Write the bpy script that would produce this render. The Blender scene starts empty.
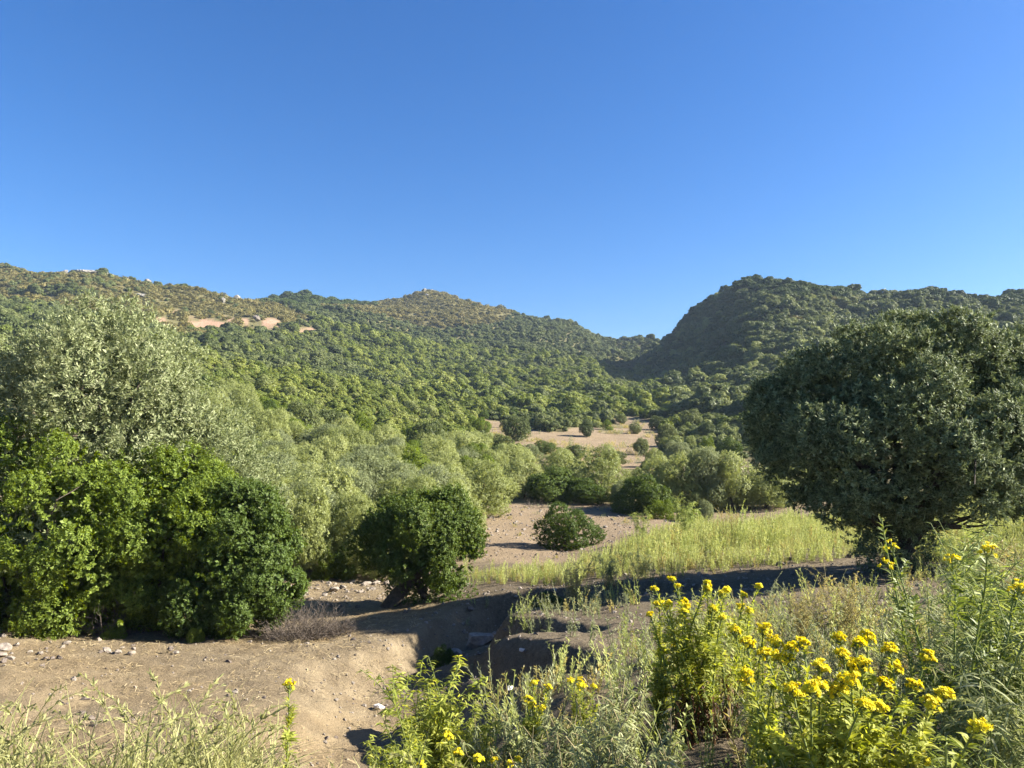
import bpy, math, random
import numpy as np

# ----------------------------------------------------------------------------- basics
scene = bpy.context.scene
COL = scene.collection
R = math.radians
F = 745.0                      # focal length in pixels of a 1024 px wide frame
CAMZ = 1.6
PITCH = math.atan(41 / F)
SUN_EL, SUN_AZ = R(30), R(88)  # azimuth from +Y (forward) towards +X (right)
SA, CA = math.sin(PITCH), math.cos(PITCH)


def ray(px, py):
    """(X/Y, dz/Y) of the line of sight through a point of the photograph."""
    u, v = (px - 512) / F, (384 - py) / F
    fw = CA - v * SA
    return u / fw, (SA + v * CA) / fw


def pos(px, py, Y):
    a, b = ray(px, py)
    return np.array([a * Y, Y, CAMZ + b * Y])


# ----------------------------------------------------------------------------- noise
def _hash(ix, iy, seed):
    h = (ix.astype(np.int64) * 374761393 + iy.astype(np.int64) * 668265263 + seed * 974711) & 0x7fffffff
    h = ((h ^ (h >> 13)) * 1274126177) & 0x7fffffff
    return ((h ^ (h >> 16)) & 0xffff) / 65535.0


def vnoise(x, y, seed=0):
    ix, iy = np.floor(x), np.floor(y)
    fx, fy = x - ix, y - iy
    fx = fx * fx * (3 - 2 * fx)
    fy = fy * fy * (3 - 2 * fy)
    a, b = _hash(ix, iy, seed), _hash(ix + 1, iy, seed)
    c, d = _hash(ix, iy + 1, seed), _hash(ix + 1, iy + 1, seed)
    return (a + (b - a) * fx) * (1 - fy) + (c + (d - c) * fx) * fy - 0.5


def fbm(x, y, seed=0, octv=4):
    s, a = 0, 1.0
    for k in range(octv):
        s = s + a * vnoise(x * 2 ** k, y * 2 ** k, seed + k * 17)
        a *= 0.5
    return s


def sstep(a, b, x):
    t = np.clip((x - a) / (b - a), 0, 1)
    return t * t * (3 - 2 * t)


# ----------------------------------------------------------------------------- terrain
# columns of the picture: (Y, z) where the ground is known by height, ('p', py, Y) where it is seen
TABLE = {
    -250: [(.5, 0), (1, 0), (2.5, -.1), (3.8, -.45), (5.2, -1.2), (9, -1.4), (13.5, -1.6), (20, -1), (30, 1.5), (45, 6), (80, 14), (130, 25), (250, 50), (370, 76), (450, 75), (800, 60), (1300, 50)],
    0: [(.5, 0), (1, 0), (2.5, -.05), (3.9, -.2), (5.3, -1.25), ('p', 735, 7), ('p', 680, 9), ('p', 640, 11.2), ('p', 615, 13.5), (20, -1.6), (30, 0), (45, 3.5), ('p', 370, 80), ('p', 340, 130), ('p', 303, 250), ('p', 268, 370), (450, 75), (800, 60), (1300, 50)],
    100: [(1, 0), (2.5, -.05), (3.9, -.2), (5.3, -1.25), ('p', 725, 7.5), ('p', 680, 9.5), ('p', 640, 12), ('p', 622, 13.5), (20, -1.9), (30, -.8), (45, 2), ('p', 375, 80), ('p', 342, 125), ('p', 312, 230), ('p', 271, 350), (450, 70)],
    200: [(1, 0), (2.5, -.05), (3.9, -.18), (5.4, -1.2), ('p', 725, 7.6), ('p', 680, 9.6), ('p', 640, 12.2), ('p', 625, 13.5), (20, -2.2), ('p', 480, 40), ('p', 425, 60), ('p', 388, 85), ('p', 355, 120), (160, 14.5), ('p', 345, 190), ('p', 322, 260), ('p', 292, 330), (400, 64), (600, 60), (1300, 50)],
    300: [(1, 0), (2.5, -.05), (3.9, -.2), (5.5, -1.2), ('p', 725, 7.6), ('p', 690, 9.2), ('p', 650, 11.5), ('p', 625, 14), ('p', 585, 18), (23, -2.3), ('p', 500, 38), ('p', 440, 65), ('p', 405, 95), ('p', 374, 135), (180, 13), ('p', 345, 220), ('p', 312, 340), ('p', 297, 470), (560, 80), (800, 60)],
    370: [(1, 0), (2.5, -.1), (4, -.4), (5.5, -1.2), ('p', 745, 7.2), ('p', 700, 9), ('p', 650, 11.5), ('p', 600, 16), ('p', 580, 19), (25, -2.4), ('p', 520, 33), ('p', 470, 55), ('p', 425, 90), ('p', 388, 150), (190, 12), ('p', 350, 280), ('p', 308, 520), (600, 80), (900, 60)],
    430: [(1, 0), (2.5, -.1), (4, -.35), (5.5, -.95), (7.5, -1.5), ('p', 665, 10), ('p', 640, 12), ('p', 600, 15.5), ('p', 575, 20), ('p', 545, 26), ('p', 510, 38), ('p', 470, 60), ('p', 430, 95), ('p', 404, 150), ('p', 365, 270), ('p', 330, 400), ('p', 286, 530), (620, 86), (900, 60), (1300, 50)],
    500: [(1, 0), (2.5, -.05), (4, -.3), (5.5, -.6), (7, -.85), ('p', 640, 9), ('p', 622, 11), ('p', 583, 16.5), ('p', 568, 19.5), ('p', 552, 25), ('p', 505, 41), ('p', 470, 60), ('p', 440, 95), ('p', 424, 125), ('p', 410, 160), ('p', 370, 270), ('p', 335, 390), ('p', 308, 505), (600, 74)],
    570: [(1, 0), (2.5, 0), (4, -.2), ('p', 700, 5.2), ('p', 660, 7), ('p', 625, 10), ('p', 608, 12.5), ('p', 585, 15.8), ('p', 570, 18), ('p', 552, 26), ('p', 508, 40), ('p', 465, 70), ('p', 448, 90), ('p', 425, 120), ('p', 408, 170), ('p', 375, 260), ('p', 345, 370), ('p', 325, 470), (560, 58), (900, 50)],
    640: [(1, 0), (2.5, 0), ('p', 700, 5), ('p', 650, 7.5), ('p', 610, 11), ('p', 590, 13.5), ('p', 570, 16.5), ('p', 545, 22), (27, -2.4), ('p', 518, 36), ('p', 505, 42), ('p', 468, 70), ('p', 450, 90), ('p', 425, 125), ('p', 405, 180), ('p', 385, 290), ('p', 362, 390), ('p', 342, 480), (560, 48)],
    700: [(1, 0), (2.5, 0), ('p', 690, 5), ('p', 640, 8), ('p', 600, 11.5), ('p', 575, 15), ('p', 545, 21), ('p', 528, 27), (32, -2.9), ('p', 514, 38), ('p', 470, 65), ('p', 445, 95), ('p', 420, 130), ('p', 400, 165), ('p', 374, 235), ('p', 346, 290), ('p', 309, 335), (420, 46), (900, 45)],
    735: [(1, 0), (2.5, .02), ('p', 635, 8.2), ('p', 595, 11.8), ('p', 570, 15.5), ('p', 542, 21.5), ('p', 528, 27), (32, -2.9), (45, -2.7), ('p', 448, 86), ('p', 420, 118), ('p', 398, 155), ('p', 368, 205), ('p', 335, 255), ('p', 304, 300), ('p', 282, 322), (400, 50), (900, 45)],
    770: [(1, 0), (2.5, .03), ('p', 680, 5.3), ('p', 630, 8.5), ('p', 590, 12), ('p', 565, 16), ('p', 540, 22), ('p', 528, 27), (32, -2.8), (45, -2.6), ('p', 450, 80), ('p', 418, 110), ('p', 395, 150), ('p', 362, 190), ('p', 322, 235), ('p', 282, 295), (360, 54), (500, 45)],
    850: [(1, 0), (2.5, .05), ('p', 660, 6), ('p', 610, 9.5), ('p', 575, 13.5), ('p', 550, 19), ('p', 533, 26), (35, -2.4), (60, -1.6), ('p', 420, 110), ('p', 390, 155), ('p', 352, 210), ('p', 318, 265), ('p', 294, 305), (380, 49), (900, 45), (1300, 45)],
    940: [(1, 0), (2.5, .1), ('p', 650, 6), ('p', 610, 8.8), ('p', 570, 14), ('p', 545, 19), ('p', 525, 26), (40, -1.5), (60, -.5), ('p', 420, 95), ('p', 387, 145), ('p', 348, 200), ('p', 315, 255), ('p', 294, 300), (380, 48)],
    1024: [(.5, 0), (1, 0), (2.5, .1), ('p', 640, 6), ('p', 600, 9), ('p', 565, 14), ('p', 540, 19), ('p', 520, 26), (40, -.8), (60, .4), ('p', 415, 90), ('p', 382, 135), ('p', 344, 190), ('p', 316, 240), ('p', 295, 285), (360, 46), (900, 45)],
    1250: [(.5, 0), (1, 0), (2.5, .1), (6, 0), (9, -.3), (14, -.7), (26, -1), (60, 2), (90, 5), (135, 11), (190, 20), (240, 29), (285, 38), (360, 38), (900, 45), (1300, 45)],
}
ctrl = []
for px, rows in TABLE.items():
    for r in rows:
        if r[0] == 'p':
            a, b = ray(px, r[1])
            Yv = r[2]
            z = CAMZ + b * Yv
        else:
            a = (px - 512) / F
            Yv, z = r
        ctrl.append((a, Yv, z))
for px, py, Yv in [(400, 304, 525), (415, 296, 528), (450, 295, 530), (470, 304, 525), (350, 308, 510), (752, 278, 308), (800, 286, 295), (895, 299, 300), (920, 293, 300)]:
    a, bb = ray(px, py)
    ctrl.append((a, Yv, CAMZ + bb * Yv))
ctrl = np.array(ctrl)
SU = 3.2


def feat(a, Yv):
    return np.stack([a * SU, np.log(Yv + 0.6)], -1)


CX = feat(ctrl[:, 0], ctrl[:, 1])
CV = ctrl[:, 2] / (ctrl[:, 1] + 12)
MQ = 0.04


def kern(A, B):
    d = ((A[:, None, :] - B[None, :, :]) ** 2).sum(-1)
    return np.sqrt(d + MQ * MQ)


n = len(CX)
K = np.zeros((n + 3, n + 3))
K[:n, :n] = kern(CX, CX) - 0.02 * np.eye(n)
K[:n, n] = 1
K[:n, n + 1:] = CX
K[n, :n] = 1
K[n + 1:, :n] = CX.T
WGT = np.linalg.solve(K, np.concatenate([CV, np.zeros(3)]))


def rbf(a, Yv):
    out = np.empty(a.size)
    X = feat(a.ravel(), Yv.ravel())
    for i in range(0, len(X), 20000):
        c = X[i:i + 20000]
        out[i:i + 20000] = kern(c, CX) @ WGT[:n] + WGT[n] + c @ WGT[n + 1:]
    return out.reshape(a.shape) * (Yv + 12)


def polydist(X, Y, path):
    """distance to a polyline and the interpolated third/fourth values of its nodes"""
    best = np.full(X.shape, 1e9)
    w = np.zeros(X.shape)
    dp = np.zeros(X.shape)
    for p, q in zip(path[:-1], path[1:]):
        dx, dy = q[0] - p[0], q[1] - p[1]
        t = np.clip(((X - p[0]) * dx + (Y - p[1]) * dy) / (dx * dx + dy * dy), 0, 1)
        d = np.hypot(X - p[0] - t * dx, Y - p[1] - t * dy)
        m = d < best
        best = np.where(m, d, best)
        w = np.where(m, p[2] + (q[2] - p[2]) * t, w)
        dp = np.where(m, p[3] + (q[3] - p[3]) * t, dp)
    return best, w, dp


def gpath(lst):
    return [(ray(px, 600)[0] * Yv, Yv, w, d) for px, Yv, w, d in lst]


GULLY = gpath([(350, 5.4, .5, .2), (398, 7.4, .55, .4), (440, 9.6, .7, .5), (450, 11.6, .75, .5), (480, 13.2, .7, .55),
               (540, 14.1, .85, 1.0), (600, 14.1, .8, .85), (660, 13.5, .6, .4), (730, 13.2, .5, .1)])
CUT = gpath([(428, 9.6, .5, .3), (480, 8.4, .55, .5), (540, 7.4, .5, .45), (585, 6.6, .35, .1)])
CUT2 = gpath([(455, 11.4, .4, .3), (520, 10.2, .5, .4), (575, 9.5, .35, .15)])


def height_raw(X, Y):
    a = X / np.maximum(Y, .4)
    z = rbf(a, np.maximum(Y, .4))
    near = Y < 30
    wob = 0.3 * vnoise(X * 1.1, Y * 1.1, 5) + .2 * vnoise(X * 3, Y * 3, 8) + .08 * vnoise(X * 8, Y * 8, 9)
    for path in (GULLY, CUT, CUT2):
        d, w, dp = polydist(X, Y, path)
        d = d + wob * near
        if path is GULLY:
            gy = [q[1] for q in GULLY[:4]]
            gx = [q[0] for q in GULLY[:4]]
            d = np.where((X < np.interp(Y, gy, gx)) & (Y < 12.5), d * (.42 + .58 * sstep(10.5, 12.5, Y)), d)
        z = z - dp * (1 - sstep(0.5, 1.35, d / w))
    # a clod-and-rill surface close by, slow swells far away
    z = z + near * (0.05 * fbm(X * 1.7, Y * 1.7, 3, 5) + 0.022 * fbm(X * 9, Y * 9, 4, 3))
    z = z + sstep(25, 120, Y) * (0.012 * Y) * fbm(X / 28, Y / 28, 11, 4)
    return z


U0, U1, NU = -1.45, 1.45, 620
Y0, Y1, NY = 0.55, 1300.0, 640
us = np.linspace(U0, U1, NU)
ly = np.linspace(math.log(Y0), math.log(Y1), NY)
UU, LL = np.meshgrid(us, ly)
YY = np.exp(LL)
XX = UU * YY
ZZ = height_raw(XX, YY)


def height(X, Y):
    X = np.asarray(X, float)
    Y = np.asarray(Y, float)
    Yc = np.maximum(Y, Y0 * 1.01)
    fi = (np.clip(X / Yc, U0, U1) - U0) / (U1 - U0) * (NU - 1)
    fj = (np.log(Yc) - ly[0]) / (ly[-1] - ly[0]) * (NY - 1)
    i = np.clip(fi.astype(int), 0, NU - 2)
    j = np.clip(fj.astype(int), 0, NY - 2)
    s = np.clip(fi - i, 0, 1)
    t = np.clip(fj - j, 0, 1)
    return ((ZZ[j, i] * (1 - s) + ZZ[j, i + 1] * s) * (1 - t) + (ZZ[j + 1, i] * (1 - s) + ZZ[j + 1, i + 1] * s) * t)


RAYY = np.exp(np.linspace(math.log(1.2), math.log(1200), 2600))


def hit(px, py, ymin=1.2):
    """where the line of sight through a point of the photograph first meets the ground"""
    a, b = ray(px, py)
    ys = RAYY[RAYY > ymin]
    gz = height(a * ys, ys)
    below = np.nonzero(CAMZ + b * ys <= gz)[0]
    Yv = ys[below[0]] if len(below) else ys[-1]
    return np.array([a * Yv, Yv, float(height(a * Yv, Yv))])


def at(px, Yv):
    a = ray(px, 560)[0]
    return np.array([a * Yv, Yv, float(height(a * Yv, Yv))])


def project(X, Y, Z):
    dz = Z - CAMZ
    fw = Y * CA + dz * SA
    up = -Y * SA + dz * CA
    return 512 + F * X / fw, 384 - F * up / fw


# ----------------------------------------------------------------------------- mesh helpers
def raw_mesh(name, V, Q, mat=None, attrs=None, smooth=False):
    """mesh from vertex array and an (n,4) or (n,3) face array"""
    V = np.ascontiguousarray(V, np.float32)
    Q = np.ascontiguousarray(Q, np.int32)
    k = Q.shape[1]
    me = bpy.data.meshes.new(name)
    me.vertices.add(len(V))
    me.vertices.foreach_set('co', V.ravel())
    me.loops.add(Q.size)
    me.loops.foreach_set('vertex_index', Q.ravel())
    me.polygons.add(len(Q))
    me.polygons.foreach_set('loop_start', np.arange(0, Q.size, k, dtype=np.int32))
    me.polygons.foreach_set('loop_total', np.full(len(Q), k, np.int32))
    if smooth:
        me.polygons.foreach_set('use_smooth', np.ones(len(Q), bool))
    me.update(calc_edges=True)
    for an, (typ, dom, data) in (attrs or {}).items():
        at_ = me.attributes.new(an, typ, dom)
        at_.data.foreach_set('value' if typ == 'FLOAT' else ('vector' if typ == 'FLOAT_VECTOR' else 'color'),
                             np.ascontiguousarray(data, np.float32).ravel())
    if mat:
        me.materials.append(mat)
    return me


def obj(name, me, parent=None, loc=None, link=True):
    o = bpy.data.objects.new(name, me)
    if link:
        COL.objects.link(o)
    if parent is not None:
        o.parent = parent
    if loc is not None:
        o.location = [float(v) for v in loc]
    return o


def tag(o, label, cat, group=None, kind=None):
    if label:
        o['label'] = label
    if cat:
        o['category'] = cat
    if group:
        o['group'] = group
    if kind:
        o['kind'] = kind
    return o


def thing(name, label, cat, loc=(0, 0, 0), rz=0.0, group=None):
    o = bpy.data.objects.new(name, None)
    o.empty_display_size = .2
    COL.objects.link(o)
    o.location = [float(v) for v in loc]
    o.rotation_euler = (0, 0, rz)
    return tag(o, label, cat, group)


def copy_tree(src, loc, rz=0, scale=1.0, label=None, group=None, tilt=(0, 0)):
    c = src.copy()
    COL.objects.link(c)
    c.location = [float(v) for v in loc]
    c.rotation_euler = (tilt[0], tilt[1], rz)
    c.scale = (scale,) * 3 if not hasattr(scale, '__len__') else scale
    if label:
        c['label'] = label
    if group:
        c['group'] = group
    elif 'group' in c:
        del c['group']
    for ch in src.children:
        d = ch.copy()
        COL.objects.link(d)
        d.parent = c
        for g in ch.children:
            e = g.copy()
            COL.objects.link(e)
            e.parent = d
    return c


def unit(v):
    return v / np.maximum(np.linalg.norm(v, axis=-1, keepdims=True), 1e-9)


class Geo:
    """collects quads for one mesh"""

    def __init__(self):
        self.v, self.q, self.r, self.n = [], [], [], 0

    def add(self, V, Q, r):
        self.v.append(V)
        self.q.append(Q + self.n)
        self.r.append(r)
        self.n += len(V)

    def diamonds(self, P, D, N, L, W, rng):
        """flat pointed leaves: P base, D direction, N rough normal"""
        m = len(P)
        L = np.broadcast_to(np.asarray(L, float), (m,))[:, None]
        W = np.broadcast_to(np.asarray(W, float), (m,))[:, None]
        S = unit(np.cross(D, N))
        N2 = unit(np.cross(S, D))
        V = np.stack([P, P + D * L * .45 + S * W * .5 + N2 * W * .12, P + D * L, P + D * L * .45 - S * W * .5 + N2 * W * .12], 1).reshape(-1, 3)
        Q = np.arange(4 * m).reshape(m, 4)
        self.add(V, Q, np.repeat(rng.random(m), 4))

    def blades(self, P, D, N, L, W, droop, rng, prof=(.35, 1, .8, .06)):
        """curved folded leaves: four stations, three across"""
        m = len(P)
        L = np.broadcast_to(np.asarray(L, float), (m,))[:, None]
        W = np.broadcast_to(np.asarray(W, float), (m,))[:, None]
        dr = np.broadcast_to(np.asarray(droop, float), (m,))[:, None]
        S = unit(np.cross(D, N))
        N2 = unit(np.cross(S, D))
        st = []
        for t, w in zip((0, .33, .68, 1), prof):
            c = P + D * L * t - N2 * (L * dr * t * t) - np.array([0, 0, 1]) * (L * dr * .5 * t * t)
            st += [c + S * W * .5 * w + N2 * W * .15 * w, c, c - S * W * .5 * w + N2 * W * .15 * w]
        V = np.stack(st, 1).reshape(-1, 3)
        base = (np.arange(m) * 12)[:, None]
        Q = []
        for k in range(3):
            for s in range(2):
                a = k * 3 + s
                Q.append(np.concatenate([base + a, base + a + 1, base + a + 4, base + a + 3], 1))
        self.add(V, np.concatenate(Q), np.repeat(rng.random(m), 12))

    def tube(self, pts, rad, sides=6, r=.5):
        pts = np.asarray(pts, float)
        T = unit(np.gradient(pts, axis=0))
        ref = np.array([0.13, .31, .94]) if abs(T[0][2]) < .9 else np.array([1., .1, 0])
        A = unit(np.cross(T, ref))
        B = np.cross(T, A)
        ang = np.arange(sides) * 2 * math.pi / sides
        V = (pts[:, None, :] + np.asarray(rad)[:, None, None] * (A[:, None, :] * np.cos(ang)[None, :, None] + B[:, None, :] * np.sin(ang)[None, :, None]))
        m = len(pts)
        i = np.arange(sides)
        Q = [np.stack([k * sides + i, k * sides + (i + 1) % sides, (k + 1) * sides + (i + 1) % sides, (k + 1) * sides + i], 1) for k in range(m - 1)]
        self.add(V.reshape(-1, 3), np.concatenate(Q), np.full(m * sides, r))

    def mesh(self, name, mat, smooth=False):
        return raw_mesh(name, np.concatenate(self.v), np.concatenate(self.q), mat,
                        {'rnd': ('FLOAT', 'POINT', np.concatenate(self.r))}, smooth)


def sphere_dirs(m, rng):
    v = rng.normal(size=(m, 3))
    return unit(v)


def crown(geo, rng, lobes, n_twig, per, L, W, twig, up=.3, spread=.8, inner=.18, zmin=-9, gap=.45, freq=1.3, nb=.5, rlo=.8, rhi=1.06, flat=0.0, nrand=.55, block=None, ragged=.05):
    lobes = np.asarray(lobes, float)
    C, A = lobes[:, :3], lobes[:, 3:6]
    area = A[:, 0] * A[:, 1] + A[:, 1] * A[:, 2] + A[:, 0] * A[:, 2]
    got_p, got_n, cnt = [], [], 0
    ph = rng.random(9) * 6.28
    kv = rng.normal(size=(3, 3)) * freq
    for _ in range(30):
        m = n_twig * 2
        li = rng.choice(len(lobes), m, p=area / area.sum())
        d = sphere_dirs(m, rng)
        rr = np.where(rng.random(m) < inner, rng.uniform(.25, rlo, m), rng.uniform(rlo, rhi, m))
        rr = np.where(rng.random(m) < ragged, rng.uniform(1.05, 1.45, m), rr)
        p = C[li] + d * rr[:, None] * A[li]
        q = np.linalg.norm((p[:, None, :] - C[None]) / A[None], axis=-1)
        q[np.arange(m), li] = 9
        ok = (q.min(1) > .74) | ((rr < rlo) & (q.min(1) > .3))
        s = np.sin(p @ kv[0] + ph[0]) + np.sin(p @ kv[1] * 1.9 + ph[1]) + np.sin(p @ kv[2] * 3.1 + ph[2])
        ok &= (s < 3 - 3.2 * gap) | (rng.random(m) < .25) | (rr < rlo)
        ok &= p[:, 2] > zmin
        if block is not None:
            ok &= np.linalg.norm((p[:, None, :] - block[None, :, :3]) / block[None, :, 3:6], axis=-1).min(1) > 1
        got_p.append(p[ok])
        got_n.append(unit(d / A[li])[ok])
        cnt += ok.sum()
        if cnt >= n_twig:
            break
    p = np.concatenate(got_p)[:n_twig]
    nn = np.concatenate(got_n)[:n_twig]
    m = len(p)
    Z = np.array([0, 0, 1.])
    td = unit(nn + up * Z + .45 * rng.normal(size=(m, 3)))
    t = rng.random((m, per))
    tl = twig * rng.uniform(.6, 1.25, (m, 1))
    P = p[:, None, :] + td[:, None, :] * (t * tl)[:, :, None] + rng.normal(size=(m, per, 3)) * .07 * twig
    rv = rng.normal(size=(m, per, 3)) * spread
    rv = rv - flat * (rv * nn[:, None, :]).sum(-1, keepdims=True) * nn[:, None, :]
    D = unit(td[:, None, :] * .75 * (1 - flat * .8) + rv)
    N = unit(nn[:, None, :] * nb + Z * .35 + rng.normal(size=(m, per, 3)) * nrand)
    sz = rng.uniform(.7, 1.25, m * per)
    geo.diamonds(P.reshape(-1, 3), D.reshape(-1, 3), N.reshape(-1, 3), L * sz, W * sz, rng)


def clumps(rng, lobes, n_sub, smin=.24, smax=.42, tall=1.0):
    """leafy clumps sitting on the surface of the main masses, so that light and gaps break the crown up"""
    lobes = np.asarray(lobes, float)
    C, A = lobes[:, :3], lobes[:, 3:6]
    area = A[:, 0] * A[:, 1] + A[:, 1] * A[:, 2] + A[:, 0] * A[:, 2]
    out = []
    tries = 0
    while len(out) < n_sub and tries < n_sub * 30:
        tries += 1
        i = rng.choice(len(lobes), p=area / area.sum())
        d = unit(rng.normal(size=3))
        p = C[i] + d * A[i] * rng.uniform(.72, .98)
        q = np.linalg.norm((p - C) / A, axis=1)
        q[i] = 9
        if q.min() < .7:
            continue
        r = A[i].mean() * rng.uniform(smin, smax)
        if any((p[0] - o[0]) ** 2 + (p[1] - o[1]) ** 2 + (p[2] - o[2]) ** 2 < (.62 * max(r, o[3])) ** 2 for o in out):
            continue
        out.append((p[0], p[1], p[2], r * rng.uniform(.85, 1.15), r * rng.uniform(.85, 1.15), r * tall * rng.uniform(.85, 1.2)))
    return out


def clumped_crown(geo, rng, lobes, n_twig, per, L, W, twig, n_sub=40, smin=.24, smax=.42, tall=1.0, core=.2, zmin=-9, gap=.3, freq=2.5, **kw):
    """leafy shells on many clumps over a denser heart of larger leaves"""
    sub = clumps(rng, lobes, n_sub, smin, smax, tall)
    lo = np.array(lobes, float)
    lo[:, 3:6] *= .84
    kw.setdefault('inner', .04)
    crown(geo, rng, sub, int(n_twig * (1 - core)), per, L, W, twig, zmin=zmin, gap=gap, freq=freq, block=lo, **kw)
    kw['inner'] = .35
    lo[:, 3:6] *= .98
    crown(geo, rng, lo, int(n_twig * core), per, L * 1.4, W * 2.0, twig, zmin=zmin, gap=.1, freq=freq, rlo=.8, rhi=1.0, **kw)


def dome_lobes(rng, w, h, k=10, low=.12, rmin=.3, rmax=.5):
    """round masses piled into a bush w wide and h high standing on z = 0"""
    out = []
    for i in range(k):
        a = rng.uniform(0, 6.28)
        e = rng.uniform(0, 1)
        r = rng.uniform(rmin, rmax) * min(w * .5, h * .75)
        rad = (w * .5 - r) * math.sqrt(rng.uniform(.15, 1)) * (1 - .55 * e * e)
        zc = low * h + r * .7 + e * max(h - r * 1.7 - low * h, 0.02) * (1 - .45 * (rad / (w * .5)) ** 2)
        out.append((rad * math.cos(a), rad * math.sin(a), zc, r * rng.uniform(.9, 1.25), r * rng.uniform(.9, 1.25), r * rng.uniform(.8, 1.05)))
    out.append((0, 0, h * .52, w * .3, w * .3, h * .4))
    return out


# ----------------------------------------------------------------------------- materials
def new_mat(name):
    m = bpy.data.materials.new(name)
    m.use_nodes = True
    nt = m.node_tree
    nt.nodes.clear()
    return m, nt.nodes, nt.links


def leaf_mat(name, c1, c2, c3=None, trans=.35, rough=.5, spec=.35, objvar=.5, patch=0.0, pscale=.6):
    """leaves: colour runs c1..c2 by leaf and by plant; a few leaves in c3"""
    m, N, L = new_mat(name)
    out = N.new('ShaderNodeOutputMaterial')
    at_ = N.new('ShaderNodeAttribute')
    at_.attribute_name = 'rnd'
    oi = N.new('ShaderNodeObjectInfo')
    mx = N.new('ShaderNodeMix')
    mx.data_type = 'FLOAT'
    mx.inputs[0].default_value = objvar
    L.new(at_.outputs['Fac'], mx.inputs[2])
    L.new(oi.outputs['Random'], mx.inputs[3])
    fac = mx.outputs[0]
    if patch:
        geo = N.new('ShaderNodeNewGeometry')
        nz = N.new('ShaderNodeTexNoise')
        nz.inputs['Scale'].default_value = pscale
        nz.inputs['Detail'].default_value = 2
        L.new(geo.outputs['Position'], nz.inputs['Vector'])
        mm = N.new('ShaderNodeMath')
        mm.operation = 'MULTIPLY_ADD'
        L.new(nz.outputs['Fac'], mm.inputs[0])
        mm.inputs[1].default_value = 2 * patch
        sb = N.new('ShaderNodeMath')
        sb.operation = 'SUBTRACT'
        L.new(fac, sb.inputs[0])
        sb.inputs[1].default_value = patch
        L.new(sb.outputs[0], mm.inputs[2])
        fac = mm.outputs[0]
    cr = N.new('ShaderNodeValToRGB')
    cr.color_ramp.elements[0].position = .1
    cr.color_ramp.elements[0].color = (*c1, 1)
    cr.color_ramp.elements[1].position = .85
    cr.color_ramp.elements[1].color = (*c2, 1)
    if c3:
        e = cr.color_ramp.elements.new(.97)
        e.color = (*c3, 1)
    L.new(fac, cr.inputs[0])
    pb = N.new('ShaderNodeBsdfPrincipled')
    pb.inputs['Roughness'].default_value = rough
    pb.inputs['Specular IOR Level'].default_value = spec
    L.new(cr.outputs[0], pb.inputs['Base Color'])
    tr = N.new('ShaderNodeBsdfTranslucent')
    hs = N.new('ShaderNodeHueSaturation')
    hs.inputs['Hue'].default_value = .485
    hs.inputs['Saturation'].default_value = 1.19
    hs.inputs['Value'].default_value = 1.2
    L.new(cr.outputs[0], hs.inputs['Color'])
    L.new(hs.outputs[0], tr.inputs['Color'])
    ms = N.new('ShaderNodeMixShader')
    ms.inputs[0].default_value = trans
    L.new(pb.outputs[0], ms.inputs[1])
    L.new(tr.outputs[0], ms.inputs[2])
    L.new(ms.outputs[0], out.inputs[0])
    return m


def plain_mat(name, c1, c2, scale=8, rough=.85, bump=.3, coord='Object'):
    m, N, L = new_mat(name)
    out = N.new('ShaderNodeOutputMaterial')
    pb = N.new('ShaderNodeBsdfPrincipled')
    pb.inputs['Roughness'].default_value = rough
    pb.inputs['Specular IOR Level'].default_value = .2
    tc = N.new('ShaderNodeTexCoord')
    nz = N.new('ShaderNodeTexNoise')
    nz.inputs['Scale'].default_value = scale
    nz.inputs['Detail'].default_value = 6
    nz.inputs['Roughness'].default_value = .65
    L.new(tc.outputs[coord], nz.inputs['Vector'])
    cr = N.new('ShaderNodeValToRGB')
    cr.color_ramp.elements[0].position = .3
    cr.color_ramp.elements[0].color = (*c1, 1)
    cr.color_ramp.elements[1].position = .7
    cr.color_ramp.elements[1].color = (*c2, 1)
    L.new(nz.outputs['Fac'], cr.inputs[0])
    L.new(cr.outputs[0], pb.inputs['Base Color'])
    bp = N.new('ShaderNodeBump')
    bp.inputs['Strength'].default_value = bump
    bp.inputs['Distance'].default_value = .05
    L.new(nz.outputs['Fac'], bp.inputs['Height'])
    L.new(bp.outputs[0], pb.inputs['Normal'])
    L.new(pb.outputs[0], out.inputs[0])
    return m


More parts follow.
